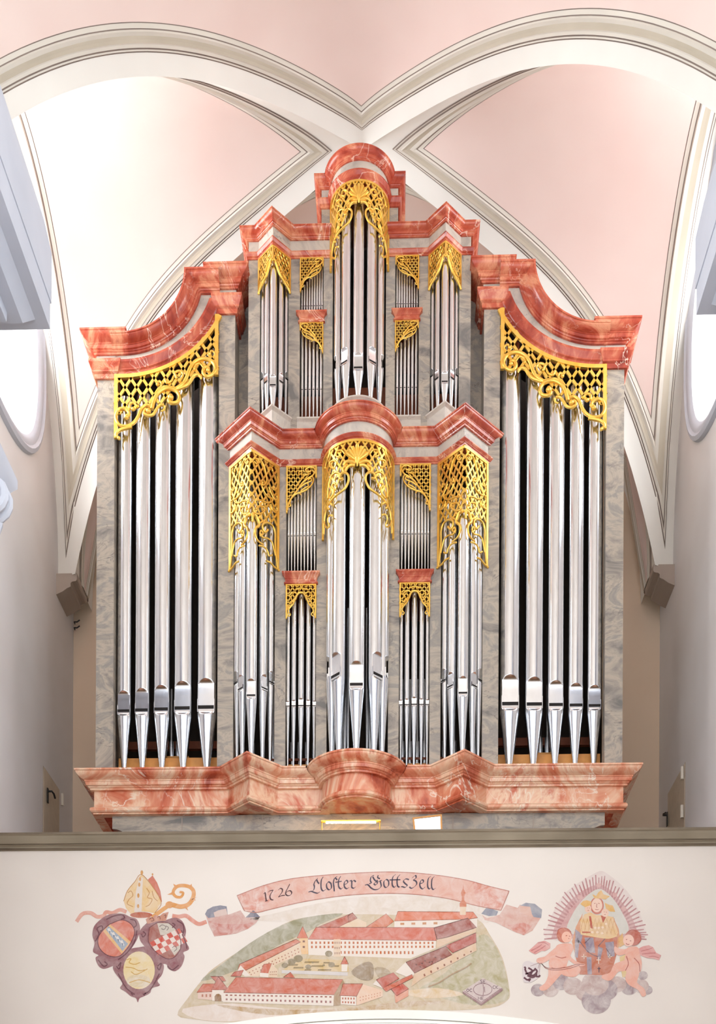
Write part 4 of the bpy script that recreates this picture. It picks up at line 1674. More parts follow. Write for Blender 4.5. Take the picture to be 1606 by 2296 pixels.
a.strokes([[(665, 350), (700, 330), (720, 380), (680, 420), (660, 470), (720, 500)], [(870, 300), (900, 350), (880, 400), (930, 420), (900, 480), (860, 500)], [(930, 330), (950, 400), (990, 440)], [(620, 440), (660, 330), (740, 230), (815, 150), (940, 290), (1030, 455), (960, 570)]], 7, (190, 134, 76), 'mitre_scrollwork')
a.ell(812, 592, 122, 32, (186, 96, 66), 'mitre_opening')
a.poly([(380, 630), (450, 590), (540, 575), (620, 580), (690, 612), (765, 640), (800, 740), (770, 850), (705, 960), (650, 1050), (590, 1110), (500, 1150), (400, 1180), (340, 1140), (312, 1060), (345, 1030), (285, 990), (302, 900), (278, 810), (300, 710)], MAUVE, 'shield_frame', 4, 0.3)
a.poly([(930, 650), (1060, 650), (1180, 620), (1260, 660), (1300, 760), (1290, 860), (1335, 960), (1272, 1000), (1285, 1050), (1250, 1150), (1180, 1205), (1105, 1175), (1085, 1130), (1010, 1120), (940, 1060), (870, 960), (800, 870), (795, 770), (860, 690)], MAUVE, 'shield_frame', 4, 0.3)
a.poly([(620, 1010), (700, 960), (780, 945), (860, 935), (930, 960), (965, 1050), (1020, 1090), (1060, 1150), (1040, 1240), (990, 1310), (1015, 1360), (930, 1390), (910, 1440), (840, 1480), (795, 1500), (774, 1545), (755, 1500), (700, 1480), (640, 1430), (580, 1390), (605, 1330), (530, 1230), (502, 1160), (540, 1090)], MAUVE, 'shield_frame', 4, 0.3)
fl = [(470, 690), (600, 645), (700, 690), (740, 780), (700, 890), (640, 980), (560, 1045), (440, 1030), (355, 950), (340, 850), (390, 760)]
a.poly(fl, (216, 118, 94), 'shield_field', 4, 0.4)
a.poly([(395, 770), (470, 692), (700, 885), (600, 1015)], (230, 180, 118), 'shield_bend')
a.poly([(425, 750), (455, 712), (668, 905), (608, 985)], (150, 164, 180), 'shield_bend_lozenges')
a.polys([[(440 + 46 * i, 740 + 44 * i), (470 + 46 * i, 735 + 44 * i), (490 + 46 * i, 790 + 44 * i), (462 + 46 * i, 795 + 44 * i)] for i in range(4)], (226, 220, 214), 'lozenges')
a.polys([[(455 + 46 * i, 765 + 44 * i), (478 + 46 * i, 770 + 44 * i), (470 + 46 * i, 810 + 44 * i)] for i in range(4)], (96, 116, 140), 'lozenges')
fr_ = [(900, 730), (1000, 672), (1110, 680), (1200, 760), (1240, 860), (1240, 960), (1170, 1055), (1080, 1065), (960, 985), (890, 880)]
a.poly(fr_, (164, 96, 84), 'shield_field', 4, 0.3)
a.poly([(985, 680), (1110, 682), (1190, 750), (1215, 810), (1020, 810)], (206, 194, 178), 'shield_quarter')
a.poly([(1110, 930), (1235, 880), (1238, 960), (1175, 1035)], (206, 194, 178), 'shield_quarter')
chk_r, chk_w = [], []
for i in range(7):
    for j in range(3):
        x, y = 905 + i * 46 + j * 30, 890 - i * 22 + j * 48
        (chk_r if (i + j) % 2 == 0 else chk_w).append([(x, y), (x + 46, y - 22), (x + 76, y + 26), (x + 30, y + 48)])
a.polys(chk_r, (206, 72, 52), 'chequer')
a.polys(chk_w, (230, 212, 200), 'chequer')
a.strokes([[(1010, 720), (1040, 700), (1080, 720), (1060, 750), (1030, 740)], [(1080, 710), (1110, 730), (1090, 760)], [(1150, 950), (1180, 930), (1200, 960), (1170, 990)]], 8, (130, 116, 110), 'shield_charge')
a.poly([(880, 690), (860, 640), (895, 610), (930, 622), (962, 590), (1010, 605), (1050, 572), (1112, 558), (1092, 622), (1080, 655), (985, 660)], (200, 134, 106), 'coronet')
a.strokes([[(900, 640), (930, 620), (950, 650), (920, 660)], [(990, 620), (1010, 605), (1020, 640)], [(1060, 600), (1080, 590), (1075, 625)]], 7, (120, 66, 60), 'coronet_lines')
a.ell(788, 1195, 172, 206, (232, 206, 148), 'shield_field', 0.6)
a.ell(780, 1310, 130, 70, (214, 190, 140), 'shield_landscape', 0.8)
a.strokes([[(650, 1080), (700, 1070), (680, 1110), (740, 1130), (800, 1110)], [(640, 1160), (720, 1170), (790, 1200), (850, 1190)], [(700, 1210), (760, 1240), (880, 1180)], [(680, 1330), (790, 1300), (910, 1330)]], 9, (206, 160, 84), 'shield_landscape_lines')
a.strokes([[(310, 880), (350, 800), (330, 740), (380, 710), (390, 750), (360, 770)], [(430, 640), (520, 600), (600, 590), (630, 620), (590, 640)], [(690, 640), (740, 650), (760, 700), (730, 730)], [(340, 1080), (400, 1150), (440, 1130), (410, 1100)], [(560, 1080), (660, 1000), (740, 880), (765, 760)],
           [(1150, 680), (1180, 700), (1150, 730)], [(1200, 650), (1270, 700), (1270, 790), (1250, 760)], [(830, 770), (860, 800), (830, 830), (815, 800)], [(1100, 1150), (1150, 1190), (1220, 1140)], [(1260, 800), (1300, 900), (1310, 960)],
           [(560, 1150), (590, 1110), (570, 1180), (540, 1150)], [(990, 1150), (1030, 1120), (1010, 1190), (985, 1160)], [(560, 1230), (610, 1330), (660, 1400), (740, 1460)], [(1010, 1230), (960, 1330), (900, 1420), (830, 1460)], [(700, 1440), (720, 1470)], [(860, 1440), (840, 1470)]], 13, MAUVE_D, 'frame_scrollwork')
a.strokes([fl + [fl[0]], fr_ + [fr_[0]]], 8, MAUVE_D, 'shield_outline')

# ---- banner with inscription
b = Mural('inscription_banner', 'pink painted ribbon banner lettered with a date and monastery name', 838, 2100)
b.zoom(0, 0, 1)
topE = [(532, 2008), (590, 1986), (650, 1971), (720, 1963), (800, 1957.5), (880, 1955), (960, 1960), (1040, 1972), (1100, 1988), (1142, 1998)]
botE = [(1124, 2041), (1070, 2031), (1000, 2014), (920, 2004.5), (840, 2003.5), (760, 2009.5), (680, 2022), (610, 2038), (575, 2046), (548, 2042)]
b.zoom(390, 1990, 4.015)
b.poly([(285, 245), (345, 215), (470, 230), (490, 245), (600, 205), (645, 270), (775, 265), (740, 320), (670, 370), (560, 415), (365, 440), (320, 350)], (206, 158, 146), 'banner_fold', 0, 0.5)
b.poly([(280, 240), (300, 200), (350, 172), (420, 160), (475, 170), (485, 240), (400, 262), (310, 275)], (126, 126, 142), 'banner_curl', 0, 0.4)
b.poly([(358, 225), (400, 205), (470, 190), (483, 242), (400, 262), (368, 265)], (214, 186, 174), 'banner_curl')
b.poly([(315, 300), (420, 330), (640, 330), (740, 300), (670, 370), (560, 415), (365, 440)], (196, 118, 104), 'banner_fold_shade', 0, 0.7)
b.zoom(786, 1880, 1.9585)
b.poly([(578, 335), (600, 350), (655, 335), (685, 290), (735, 305), (745, 290), (835, 350), (800, 405), (762, 425), (720, 410), (640, 370), (590, 358)], (214, 166, 150), 'banner_fold', 0, 0.5)
b.poly([(745, 295), (770, 282), (810, 287), (842, 312), (838, 350), (805, 345), (790, 320)], (150, 150, 160), 'banner_curl', 0, 0.4)
b.poly([(745, 295), (790, 300), (800, 345), (745, 325)], (220, 176, 158), 'banner_curl')
b.poly([(690, 380), (760, 370), (800, 385), (762, 425), (720, 410)], (206, 120, 100), 'banner_fold_shade', 0, 0.7)
b.zoom(0, 0, 1)
b.poly(catmull(topE, 4) + catmull(botE, 4), (222, 170, 152), 'banner_band', 0, 0.5)
b.zoom(390, 1990, 4.015).poly([(645, 270), (715, 203), (778, 266)], (118, 116, 130), 'banner_underside')
b.zoom(780, 1990, 3.824).poly([(1145, 225), (1195, 165), (1290, 205), (1275, 240), (1210, 245)], (140, 142, 154), 'banner_underside')
b.zoom(0, 0, 1)
b.strokes([topE, botE, [(532, 2008), (548, 2042)], [(1142, 1998), (1124, 2041)]], 1.7, (182, 112, 94), 'banner_outline', 0.3)
b.polys([[(532, 2009), (600, 1984), (620, 2000), (590, 2040), (550, 2043)], [(1060, 1978), (1140, 1999), (1123, 2040), (1070, 2030)]], (214, 138, 116), 'banner_shade', 0.9)
INK = (84, 58, 62)
INKB = (78, 70, 84)
b.n += 2


def letters(zm, lst, c, wd):
    b.zoom(*zm)
    for name, ls in lst:
        b.strokes(ls, wd, c, 'letter', 0.08, None, 40)
        b.n -= 1


letters((560, 1940, 7.3), [
    ('1', [[(228, 470), (252, 450), (262, 520), (272, 582)], [(252, 590), (300, 578)]]),
    ('7', [[(300, 445), (330, 420), (388, 408)], [(386, 408), (345, 470), (332, 520), (350, 560), (388, 568)]]),
    ('2', [[(468, 408), (500, 380), (535, 395), (530, 440), (495, 490), (468, 522)], [(468, 522), (520, 500), (578, 492)]]),
    ('6', [[(657, 308), (625, 370), (595, 430), (590, 470), (620, 498), (665, 490), (688, 450), (665, 418), (625, 425), (600, 450)]])], INK, 24)
letters((560, 1940, 7.3), [
    ('C', [[(1115, 212), (1080, 250), (1052, 310), (1060, 350), (1050, 400), (1022, 428)], [(1098, 235), (1110, 270), (1137, 302)], [(962, 440), (1010, 428), (1060, 446), (1110, 457), (1152, 435)]]),
    ('l', [[(1203, 192), (1175, 240), (1167, 320), (1175, 390), (1205, 420), (1248, 395)]]),
    ('o', [[(1290, 268), (1260, 310), (1265, 370), (1300, 402), (1337, 370), (1330, 300), (1290, 268)]]),
    ('s', [[(1435, 178), (1390, 215), (1372, 280), (1380, 360), (1386, 428)], [(1400, 200), (1432, 242)]]),
    ('t', [[(1492, 180), (1462, 230), (1452, 300), (1462, 360), (1495, 387), (1528, 365)], [(1402, 280), (1507, 262)]]),
    ('e', [[(1552, 318), (1600, 292), (1602, 258), (1572, 252), (1547, 300), (1556, 360), (1592, 384), (1630, 362)]])], INKB, 26)
letters((780, 1940, 7.3), [
    ('r', [[(28, 262), (60, 253), (66, 300), (66, 360), (98, 376), (128, 355)], [(60, 285), (100, 250), (133, 272)]]),
    ('G', [[(432, 163), (385, 190), (370, 250), (385, 290), (348, 302)], [(408, 188), (440, 240), (478, 272)], [(470, 275), (432, 300), (450, 322), (482, 300), (482, 240)],
           [(282, 325), (330, 320), (380, 370), (440, 400), (500, 390), (545, 350), (542, 300), (532, 260), (558, 248)], [(500, 163), (490, 200), (527, 222)], [(500, 272), (545, 245)]]),
    ('o', [[(632, 228), (592, 270), (597, 340), (627, 364), (667, 330), (667, 260), (632, 228)]]),
    ('t', [[(787, 148), (742, 190), (727, 260), (732, 330), (762, 360), (792, 335)], [(683, 241), (770, 239)]]),
    ('t', [[(857, 153), (817, 200), (807, 270), (817, 340), (848, 360)], [(765, 239), (862, 237)]]),
    ('s', [[(1003, 236), (950, 225), (912, 260), (940, 300), (972, 330), (940, 362), (890, 350), (868, 357)]]),
    ('z', [[(1048, 212), (1085, 182), (1112, 168), (1117, 210), (1077, 240), (1117, 262), (1127, 310), (1082, 360), (1040, 377), (1008, 355)]]),
    ('e', [[(1182, 302), (1232, 285), (1237, 250), (1207, 243), (1180, 300), (1190, 360), (1227, 387), (1268, 355)]]),
    ('l', [[(1362, 178), (1322, 215), (1307, 290), (1312, 360), (1337, 387), (1362, 370)]]),
    ('l', [[(1418, 183), (1382, 225), (1372, 300), (1377, 370), (1402, 397), (1437, 375)]])], INKB, 26)

# ---- bird's-eye view of the monastery
v = Mural('monastery_view', "painted bird's-eye view of a red-roofed monastery on a green hill", 780, 2290)
v.zoom(0, 0, 1)
v.poly([(560, 2062), (620, 2047), (700, 2028), (800, 2012), (920, 2008), (1020, 2018), (1085, 2036), (1092, 2070), (900, 2066), (760, 2058), (660, 2066)], (224, 208, 192), 'sky_wash', 4, 0.8)
v.poly([(398, 2276), (420, 2240), (455, 2195), (480, 2170), (540, 2130), (600, 2092), (660, 2062), (740, 2052), (820, 2050), (920, 2052), (1010, 2052), (1072, 2062), (1098, 2095), (1128, 2150), (1143, 2220), (1138, 2243), (1100, 2260), (1000, 2266), (880, 2264), (760, 2268), (640, 2281), (520, 2292), (440, 2286)], (206, 184, 150), 'ground', 3, 0.5)
v.poly([(450, 2200), (500, 2160), (560, 2115), (620, 2080), (680, 2058), (770, 2048), (720, 2072), (690, 2090), (640, 2112), (590, 2140), (530, 2176)], (158, 152, 122), 'wooded_hill', 3, 0.5)
v.poly([(1062, 2108), (1094, 2098), (1125, 2150), (1142, 2220), (1130, 2246), (1060, 2254), (990, 2238), (935, 2222), (1000, 2180)], (180, 168, 128), 'meadow', 3, 0.6)
v.poly([(410, 2262), (520, 2250), (640, 2262), (760, 2262), (640, 2278), (520, 2290), (440, 2284)], (226, 206, 190), 'pale_slope', 3, 0.8)
v.poly([(480, 2252), (600, 2262), (760, 2262), (900, 2246), (1000, 2246), (880, 2262), (740, 2268), (600, 2276)], (190, 156, 112), 'road', 3, 0.8)
v.poly([(900, 2225), (980, 2215), (1040, 2230), (960, 2238)], (222, 192, 150), 'road', 3, 0.8)
R1, R2, R3, RD, W1, W2, W3 = (204, 108, 82), (210, 116, 96), (220, 126, 94), (166, 96, 86), (234, 220, 206), (228, 200, 170), (222, 188, 156)


def lerpq(q, s, t):
    a_, b_, c_, d_ = q
    return tuple((a_[i] * (1 - s) + b_[i] * s) * (1 - t) + (d_[i] * (1 - s) + c_[i] * s) * t for i in (0, 1))


def windows(q, nx, ny, c=(186, 104, 70), fx=0.45, fy=0.5, name='painted_windows'):
    out = []
    for j in range(ny):
        for i in range(nx):
            s0, t0 = (i + 0.5 - fx / 2) / nx, (j + 0.5 - fy / 2) / ny
            s1, t1 = (i + 0.5 + fx / 2) / nx, (j + 0.5 + fy / 2) / ny
            out.append([lerpq(q, s0, t0), lerpq(q, s1, t0), lerpq(q, s1, t1), lerpq(q, s0, t1)])
    v.polys(out, c, name, 0.2)


def roof(pts, c, wash=0.4):
    v.poly(pts, c, 'painted_roof', 0, wash)
    v.n -= 1
    v.strokes([list(pts) + [pts[0]]], 1.1 * v.T[2], tuple(int(x * 0.72) for x in c), 'roof_outline', 0.3, sm=1)


def wall(pts, c):
    v.poly(pts, c, 'painted_wall', 0, 0.35)


# back row
v.zoom(390, 1990, 4.015)
roof([(1290, 360), (1606, 230), (1650, 270), (1480, 360)], (190, 102, 82))
wall([(1480, 360), (1650, 275), (1650, 360)], W2)
v.zoom(780, 1990, 3.824)
roof([(0, 245), (40, 215), (82, 265), (10, 300)], (180, 100, 80))
wall([(10, 300), (82, 265), (160, 300), (160, 345), (0, 345)], W2)
wall([(400, 285), (1040, 265), (1110, 262), (1110, 345), (760, 345), (400, 340)], W1)
windows([(420, 290), (800, 280), (800, 330), (420, 335)], 4, 1, (206, 150, 110), 0.35, 0.4)
roof([(430, 205), (1075, 210), (1115, 260), (1035, 272), (400, 287)], R3)
wall([(962, 150), (1015, 150), (1012, 235), (962, 235)], W2)
v.poly([(990, -40), (993, 10), (1010, 45), (1000, 75), (1000, 110), (1018, 135), (1018, 165), (960, 165), (960, 135), (978, 110), (978, 75), (970, 45), (987, 10)], (206, 120, 84), 'onion_spire')
roof([(155, 342), (330, 225), (395, 290), (330, 340)], (210, 116, 78))
# main range
v.zoom(0, 0, 1)
wall([(691, 2106), (978, 2108), (977, 2126), (920, 2149), (806, 2145), (692, 2141)], W1)
windows([(695, 2109), (975, 2110), (975, 2127), (695, 2128)], 30, 2, (196, 112, 70), 0.42, 0.55)
windows([(760, 2130), (930, 2130), (930, 2142), (760, 2141)], 19, 1, (196, 112, 70), 0.42, 0.55)
roof([(709, 2079), (974, 2080), (979, 2109), (691, 2106)], R2)
wall([(748, 2106), (764, 2106), (764, 2145), (748, 2145)], W2)
windows([(749, 2108), (763, 2108), (763, 2143), (749, 2143)], 3, 3, (130, 78, 64), 0.3, 0.4)
v.poly([(756, 2079), (757.5, 2090), (766, 2098), (762, 2106), (750, 2106), (746, 2098), (754.5, 2090)], (214, 124, 96), 'onion_turret', 0)
v.zoom(390, 1990, 4.015)
wall([(1125, 450), (1205, 450), (1210, 600), (1140, 600)], (232, 188, 136))
windows([(1145, 460), (1195, 460), (1195, 560), (1145, 560)], 1, 2, (130, 84, 70), 0.4, 0.35)
roof([(1160, 350), (1207, 455), (1108, 455)], (212, 112, 80))
wall([(630, 745), (1130, 490), (1150, 600), (930, 690), (760, 800), (690, 800)], W2)
windows([(660, 760), (1130, 530), (1140, 590), (690, 800)], 16, 2, (170, 96, 70), 0.3, 0.3)
roof([(590, 690), (1100, 465), (1142, 490), (650, 745), (575, 745)], (206, 112, 80))
wall([(575, 745), (600, 700), (690, 795), (640, 800)], W1)
v.poly([(970, 745), (1170, 640), (1560, 655), (1580, 760)], (214, 182, 126), 'garden', 0, 0.5)
v.polys([[(x, y), (x + w_, y), (x + w_ - 6, y + 14), (x - 6, y + 14)] for x, y, w_ in ((1000, 690, 120), (1180, 665, 130), (1350, 670, 60), (1080, 715, 90), (1240, 700, 110), (1400, 700, 90), (1180, 735, 60), (1300, 735, 120))], (150, 126, 84), 'hedges', 0.3)
v.polys([[(x + r * math.cos(t), y + r * 0.8 * math.sin(t)) for t in [2 * PI * i / 12 for i in range(12)]] for x, y, r in ((1395, 595, 34), (1120, 640, 42), (1060, 670, 36), (1000, 700, 30), (1210, 715, 28), (1420, 695, 30), (1350, 700, 12), (1250, 675, 10))], (140, 122, 84), 'painted_trees', 0.4)
v.poly([(970, 742), (1565, 762), (1565, 795), (970, 772)], (214, 204, 198), 'garden_wall')
wall([(1510, 690), (1565, 690), (1560, 755), (1510, 755)], W1)
roof([(1538, 620), (1572, 690), (1502, 690)], R1)
roof([(985, 808), (1050, 762), (1090, 812)], (200, 104, 78))
roof([(810, 690), (882, 682), (850, 772), (778, 766)], (206, 104, 74))
wall([(882, 684), (935, 742), (930, 806), (850, 808), (850, 772)], W2)
windows([(860, 750), (930, 745), (928, 795), (858, 795)], 4, 2, (150, 90, 70), 0.35, 0.4)
wall([(775, 766), (850, 772), (850, 810), (775, 802)], W1)
roof([(545, 760), (630, 742), (600, 800), (510, 798)], (196, 100, 80))
# front row
wall([(215, 942), (345, 930), (345, 1012), (215, 1002)], (226, 196, 180))
windows([(240, 950), (345, 945), (345, 1000), (240, 995)], 3, 1, (190, 130, 110), 0.4, 0.5)
roof([(262, 868), (400, 866), (352, 937), (205, 945)], R1)
roof([(330, 800), (440, 800), (470, 840), (380, 850)], (196, 104, 82))
wall([(345, 922), (447, 922), (442, 1022), (345, 1020)], W1)
v.poly([(368, 1022), (366, 980), (382, 960), (405, 956), (426, 970), (430, 1022)], (150, 110, 72), 'gate_arch')
roof([(402, 800), (492, 922), (338, 922)], (190, 96, 76))
wall([(440, 948), (1442, 962), (1436, 1066), (440, 1032)], W1)
windows([(455, 952), (1430, 970), (1430, 1000), (455, 985)], 24, 1, (166, 104, 90), 0.5, 0.4)
windows([(455, 990), (1430, 1010), (1430, 1050), (455, 1022)], 24, 1, (160, 106, 100), 0.4, 0.5)
roof([(560, 808), (1522, 828), (1442, 966), (448, 946)], R1)
v.poly([(1522, 828), (1548, 885), (1500, 1058), (1436, 1066), (1442, 966)], (172, 140, 104), 'barn_gable')
# right-hand side
v.zoom(780, 1990, 3.824)
wall([(762, 440), (860, 425), (1105, 340), (1100, 385), (880, 470), (765, 520)], W3)
roof([(740, 345), (1030, 262), (1106, 342), (860, 425), (765, 445)], RD)
v.poly([(150, 640), (215, 660), (215, 780), (120, 790), (30, 720)], (150, 126, 96), 'hay_heap', 3, 0.5)
v.poly([(230, 690), (320, 690), (370, 740), (280, 780)], (170, 146, 112), 'hay_heap', 3, 0.5)
wall([(570, 735), (895, 575), (1100, 470), (1105, 540), (900, 650), (640, 780), (545, 850)], W3)
windows([(620, 740), (1080, 520), (1090, 550), (640, 790)], 8, 1, (150, 92, 72), 0.22, 0.4)
wall([(495, 640), (572, 735), (548, 782), (408, 726)], W1)
roof([(500, 640), (835, 505), (895, 575), (572, 735)], (156, 88, 76))
roof([(838, 500), (1100, 388), (1102, 470), (900, 560)], (184, 96, 84))
v.polys([[(x, y), (x + 16, y - 6), (x + 20, y + 8)] for x, y in ((575, 660), (610, 680), (650, 628), (690, 640), (740, 598), (710, 636), (790, 610), (625, 650))], (96, 52, 48), 'roof_dormers')
roof([(300, 862), (552, 745), (562, 772), (330, 892)], (204, 104, 76))
wall([(215, 830), (245, 795), (300, 862)], W1)
roof([(245, 790), (392, 730), (442, 780), (302, 862)], (190, 88, 68))
wall([(400, 910), (520, 870), (520, 930), (410, 990)], (222, 150, 120))
roof([(372, 872), (470, 822), (522, 868), (420, 930)], (198, 86, 66))
wall([(75, 930), (130, 830), (300, 880), (300, 935), (75, 1012)], (232, 196, 168))
windows([(95, 930), (290, 890), (290, 930), (95, 985)], 8, 2, (200, 130, 100), 0.3, 0.35)
wall([(-60, 928), (72, 930), (72, 1012), (-60, 1000)], W1)
windows([(-55, 935), (65, 935), (65, 1005), (-55, 998)], 5, 2, (190, 110, 84), 0.5, 0.5)
roof([(-40, 825), (130, 825), (76, 932), (-70, 926)], R1)
v.strokes([[(690, 850), (790, 810), (880, 750), (1000, 690), (1060, 650)]], 10, (176, 140, 100), 'painted_fence', 0.4)
v.poly([(985, 888), (1145, 992), (1328, 862), (1328, 884), (1145, 1012), (985, 906)], (150, 110, 110), 'date_stone_edge')
v.poly([(1160, 775), (1328, 862), (1145, 992), (985, 888)], (208, 188, 182), 'date_stone')
ring_ = [(1158 + 80 * math.cos(t), 874 + 52 * math.sin(t)) for t in [2 * PI * i / 24 for i in range(25)]]
v.strokes([ring_, [(1160, 830), (1166, 880), (1160, 925)], [(1172, 850), (1176, 900)], [(1000, 888), (1145, 985), (1320, 863)]], 5, (128, 88, 92), 'date_stone_lines', 0.2, sm=1)
GL = {'S': [[(.9, .1), (.5, 0), (.1, .2), (.5, .5), (.9, .75), (.5, 1), (.1, .9)]], 'E': [[(.9, 0), (.1, 0), (.1, 1), (.9, 1)], [(.1, .5), (.7, .5)]], 'O': [[(.5, 0), (.05, .5), (.5, 1), (.95, .5), (.5, 0)]],
      'C': [[(.9, .15), (.5, 0), (.05, .5), (.5, 1), (.9, .85)]], 'K': [[(.1, 0), (.1, 1)], [(.9, 0), (.1, .5), (.9, 1)]], 'M': [[(.05, 1), (.1, 0), (.5, .7), (.9, 0), (.95, 1)]], '.': [[(.3, .85), (.5, .95), (.3, 1.0)]]}
for txt, x, y in (('.SE.', 1122, 792), ('OC', 1018, 868), ('CK.', 1242, 842), ('ME.', 1118, 936)):
    for i, ch in enumerate(txt):
        w_ = 10 if ch == '.' else 23
        xx = x + sum(12 if q == '.' else 27 for q in txt[:i])
        v.strokes([[(xx + p[0] * w_, y + p[1] * 26) for p in ln] for ln in GL[ch]], 4.5, (96, 66, 76), 'letter', 0.1, sm=3 if ch in 'SOC' else 1)
        v.n -= 1

# ---- Madonna with two cherubs on clouds
d = Mural('madonna_mural', 'painted crowned Madonna in a ray halo with two cherubs on clouds', 1340, 2270).zoom(1150, 1930, 4.588)
SK, SKD, GO, CL1, CL2 = (234, 170, 148), (196, 112, 92), (228, 176, 96), (188, 160, 152), (160, 138, 140)
d.poly([(345, 800), (370, 650), (420, 520), (500, 380), (600, 280), (720, 200), (840, 130), (920, 105), (1010, 160), (1120, 250), (1220, 370), (1290, 500), (1340, 640), (1355, 800), (900, 860)], (228, 210, 202), 'halo_ground', 3, 0.4)
inn = [(395, 800), (440, 650), (510, 520), (590, 410), (690, 325), (800, 265), (900, 240), (985, 285), (1080, 370), (1165, 480), (1235, 600), (1285, 730), (1290, 800)]
d.poly(inn, (206, 156, 152), 'halo_band', 0, 0.4)
rays = []
for i in range(44):
    t = i / 43
    idx = t * (len(inn) - 1)
    k0 = min(int(idx), len(inn) - 2)
    f = idx - k0
    p = tuple(inn[k0][q] * (1 - f) + inn[k0 + 1][q] * f for q in (0, 1))
    dx, dy = p[0] - 880, p[1] - 760
    l = math.hypot(dx, dy)
    e = 95 + 45 * ((i * 7) % 3) / 2
    ux, uy = dx / l, dy / l
    rays.append([(p[0] - ux * 60, p[1] - uy * 60), (p[0] + ux * e * 0.75, p[1] + uy * e * 0.75)])
d.strokes(rays, 20, (182, 122, 122), 'halo_rays', 0.4, sm=1, taper=12)
d.poly([(555, 700), (610, 560), (680, 450), (780, 345), (880, 290), (960, 320), (1050, 410), (1130, 540), (1195, 700), (1100, 760), (640, 760)], (212, 206, 194), 'niche', 3, 0.4)
d.polys([[(x + 26 * math.cos(t), y + 24 * math.sin(t)) for t in [2 * PI * i / 12 for i in range(12)]] for x, y in ((600, 520), (690, 375), (885, 252), (1050, 350), (1145, 495))], (214, 166, 160), 'halo_roses', 0.3)
for i, (x, y, r) in enumerate(((260, 1330, 72), (390, 1330, 80), (500, 1250, 90), (620, 1290, 100), (1390, 1330, 50), (1320, 1290, 80), (1200, 1300, 90), (1080, 1270, 90), (960, 1330, 120), (760, 1340, 120), (860, 1440, 150), (850, 1260, 140), (1340, 1180, 50))):
    d.ell(x, y, r, r * 0.9, CL1 if i % 2 else CL2, 'cloud', 0.7)
    d.n -= 0
d.poly([(720, 540), (650, 680), (610, 830), (650, 1000), (700, 780)], (216, 146, 100), 'veil')
d.poly([(1030, 570), (1090, 700), (1110, 840), (1060, 960), (1040, 780)], (216, 150, 100), 'veil')
d.poly([(640, 750), (1080, 765), (1070, 960), (1010, 1180), (690, 1170), (650, 1000)], (196, 116, 88), 'robe', 0, 0.3)
d.polys([[(640, 800), (690, 790), (670, 1000), (640, 990)], [(740, 790), (830, 790), (850, 950), (760, 940)], [(760, 990), (810, 990), (815, 1170), (770, 1170)], [(880, 880), (930, 900), (900, 1020), (870, 1010)], [(950, 840), (1040, 830), (1050, 980), (980, 1000)], [(640, 700), (720, 760), (700, 860), (650, 830)]], (146, 132, 146), 'robe_folds', 0.5)
d.strokes([[(690, 830), (780, 940), (880, 990)], [(880, 880), (960, 790)], [(740, 850), (800, 790)], [(960, 900), (1020, 990)]], 9, (116, 88, 96), 'robe_lines', 0.3)
d.poly([(690, 620), (740, 550), (800, 530), (860, 560), (950, 560), (1030, 580), (1085, 740), (1060, 780), (980, 795), (840, 775), (700, 750)], (230, 190, 138), 'mantle', 0, 0.35)
net = []
for i in range(9):
    net.append([(690 + i * 40, 600 + (i % 2) * 4), (720 + i * 42, 760)])
    net.append([(730 + i * 40, 590), (690 + i * 40, 750)])
d.strokes(net, 4, (206, 150, 96), 'mantle_net', 0.3, sm=1)
d.polys([[(785, 570), (805, 570), (825, 700), (800, 690)], [(905, 560), (960, 580), (930, 640)], [(715, 728), (800, 730), (800, 742), (715, 742)]], (190, 84, 58), 'mantle_red', 0.2)
d.strokes([[(700, 752), (840, 778), (980, 796), (1075, 772)]], 12, (232, 200, 150), 'mantle_hem')
d.ell(868, 462, 70, 90, (198, 108, 86), 'hood')
d.ell(866, 458, 56, 72, (240, 202, 180), 'face')
d.ell(775, 492, 34, 42, (238, 196, 172), 'child_face')
d.ell(950, 535, 38, 42, (238, 196, 172), 'child_face')
d.strokes([[(838, 440), (852, 436)], [(880, 436), (895, 440)], [(866, 440), (862, 475), (872, 478)], [(848, 500), (868, 504), (884, 500)], [(765, 485), (772, 485)], [(785, 485), (792, 487)], [(772, 510), (784, 510)], [(938, 525), (946, 525)], [(960, 528), (968, 530)], [(942, 552), (956, 553)]], 5, (168, 92, 80), 'facial_lines', 0.1)
d.poly([(820, 345), (858, 362), (885, 320), (912, 302), (935, 345), (1000, 366), (955, 398), (900, 388), (842, 388)], GO, 'crown')
d.poly([(695, 445), (725, 412), (760, 405), (808, 420), (805, 455), (745, 478)], GO, 'crown')
d.poly([(945, 430), (985, 450), (1030, 460), (1055, 525), (1000, 522), (960, 490)], GO, 'crown')
d.polys([[(x + 14 * math.cos(t), y + 12 * math.sin(t)) for t in [2 * PI * i / 10 for i in range(10)]] for x, y in ((820, 735), (850, 690), (885, 690), (925, 685), (960, 650), (870, 735), (920, 745))], (240, 214, 190), 'mantle_roses', 0.1)
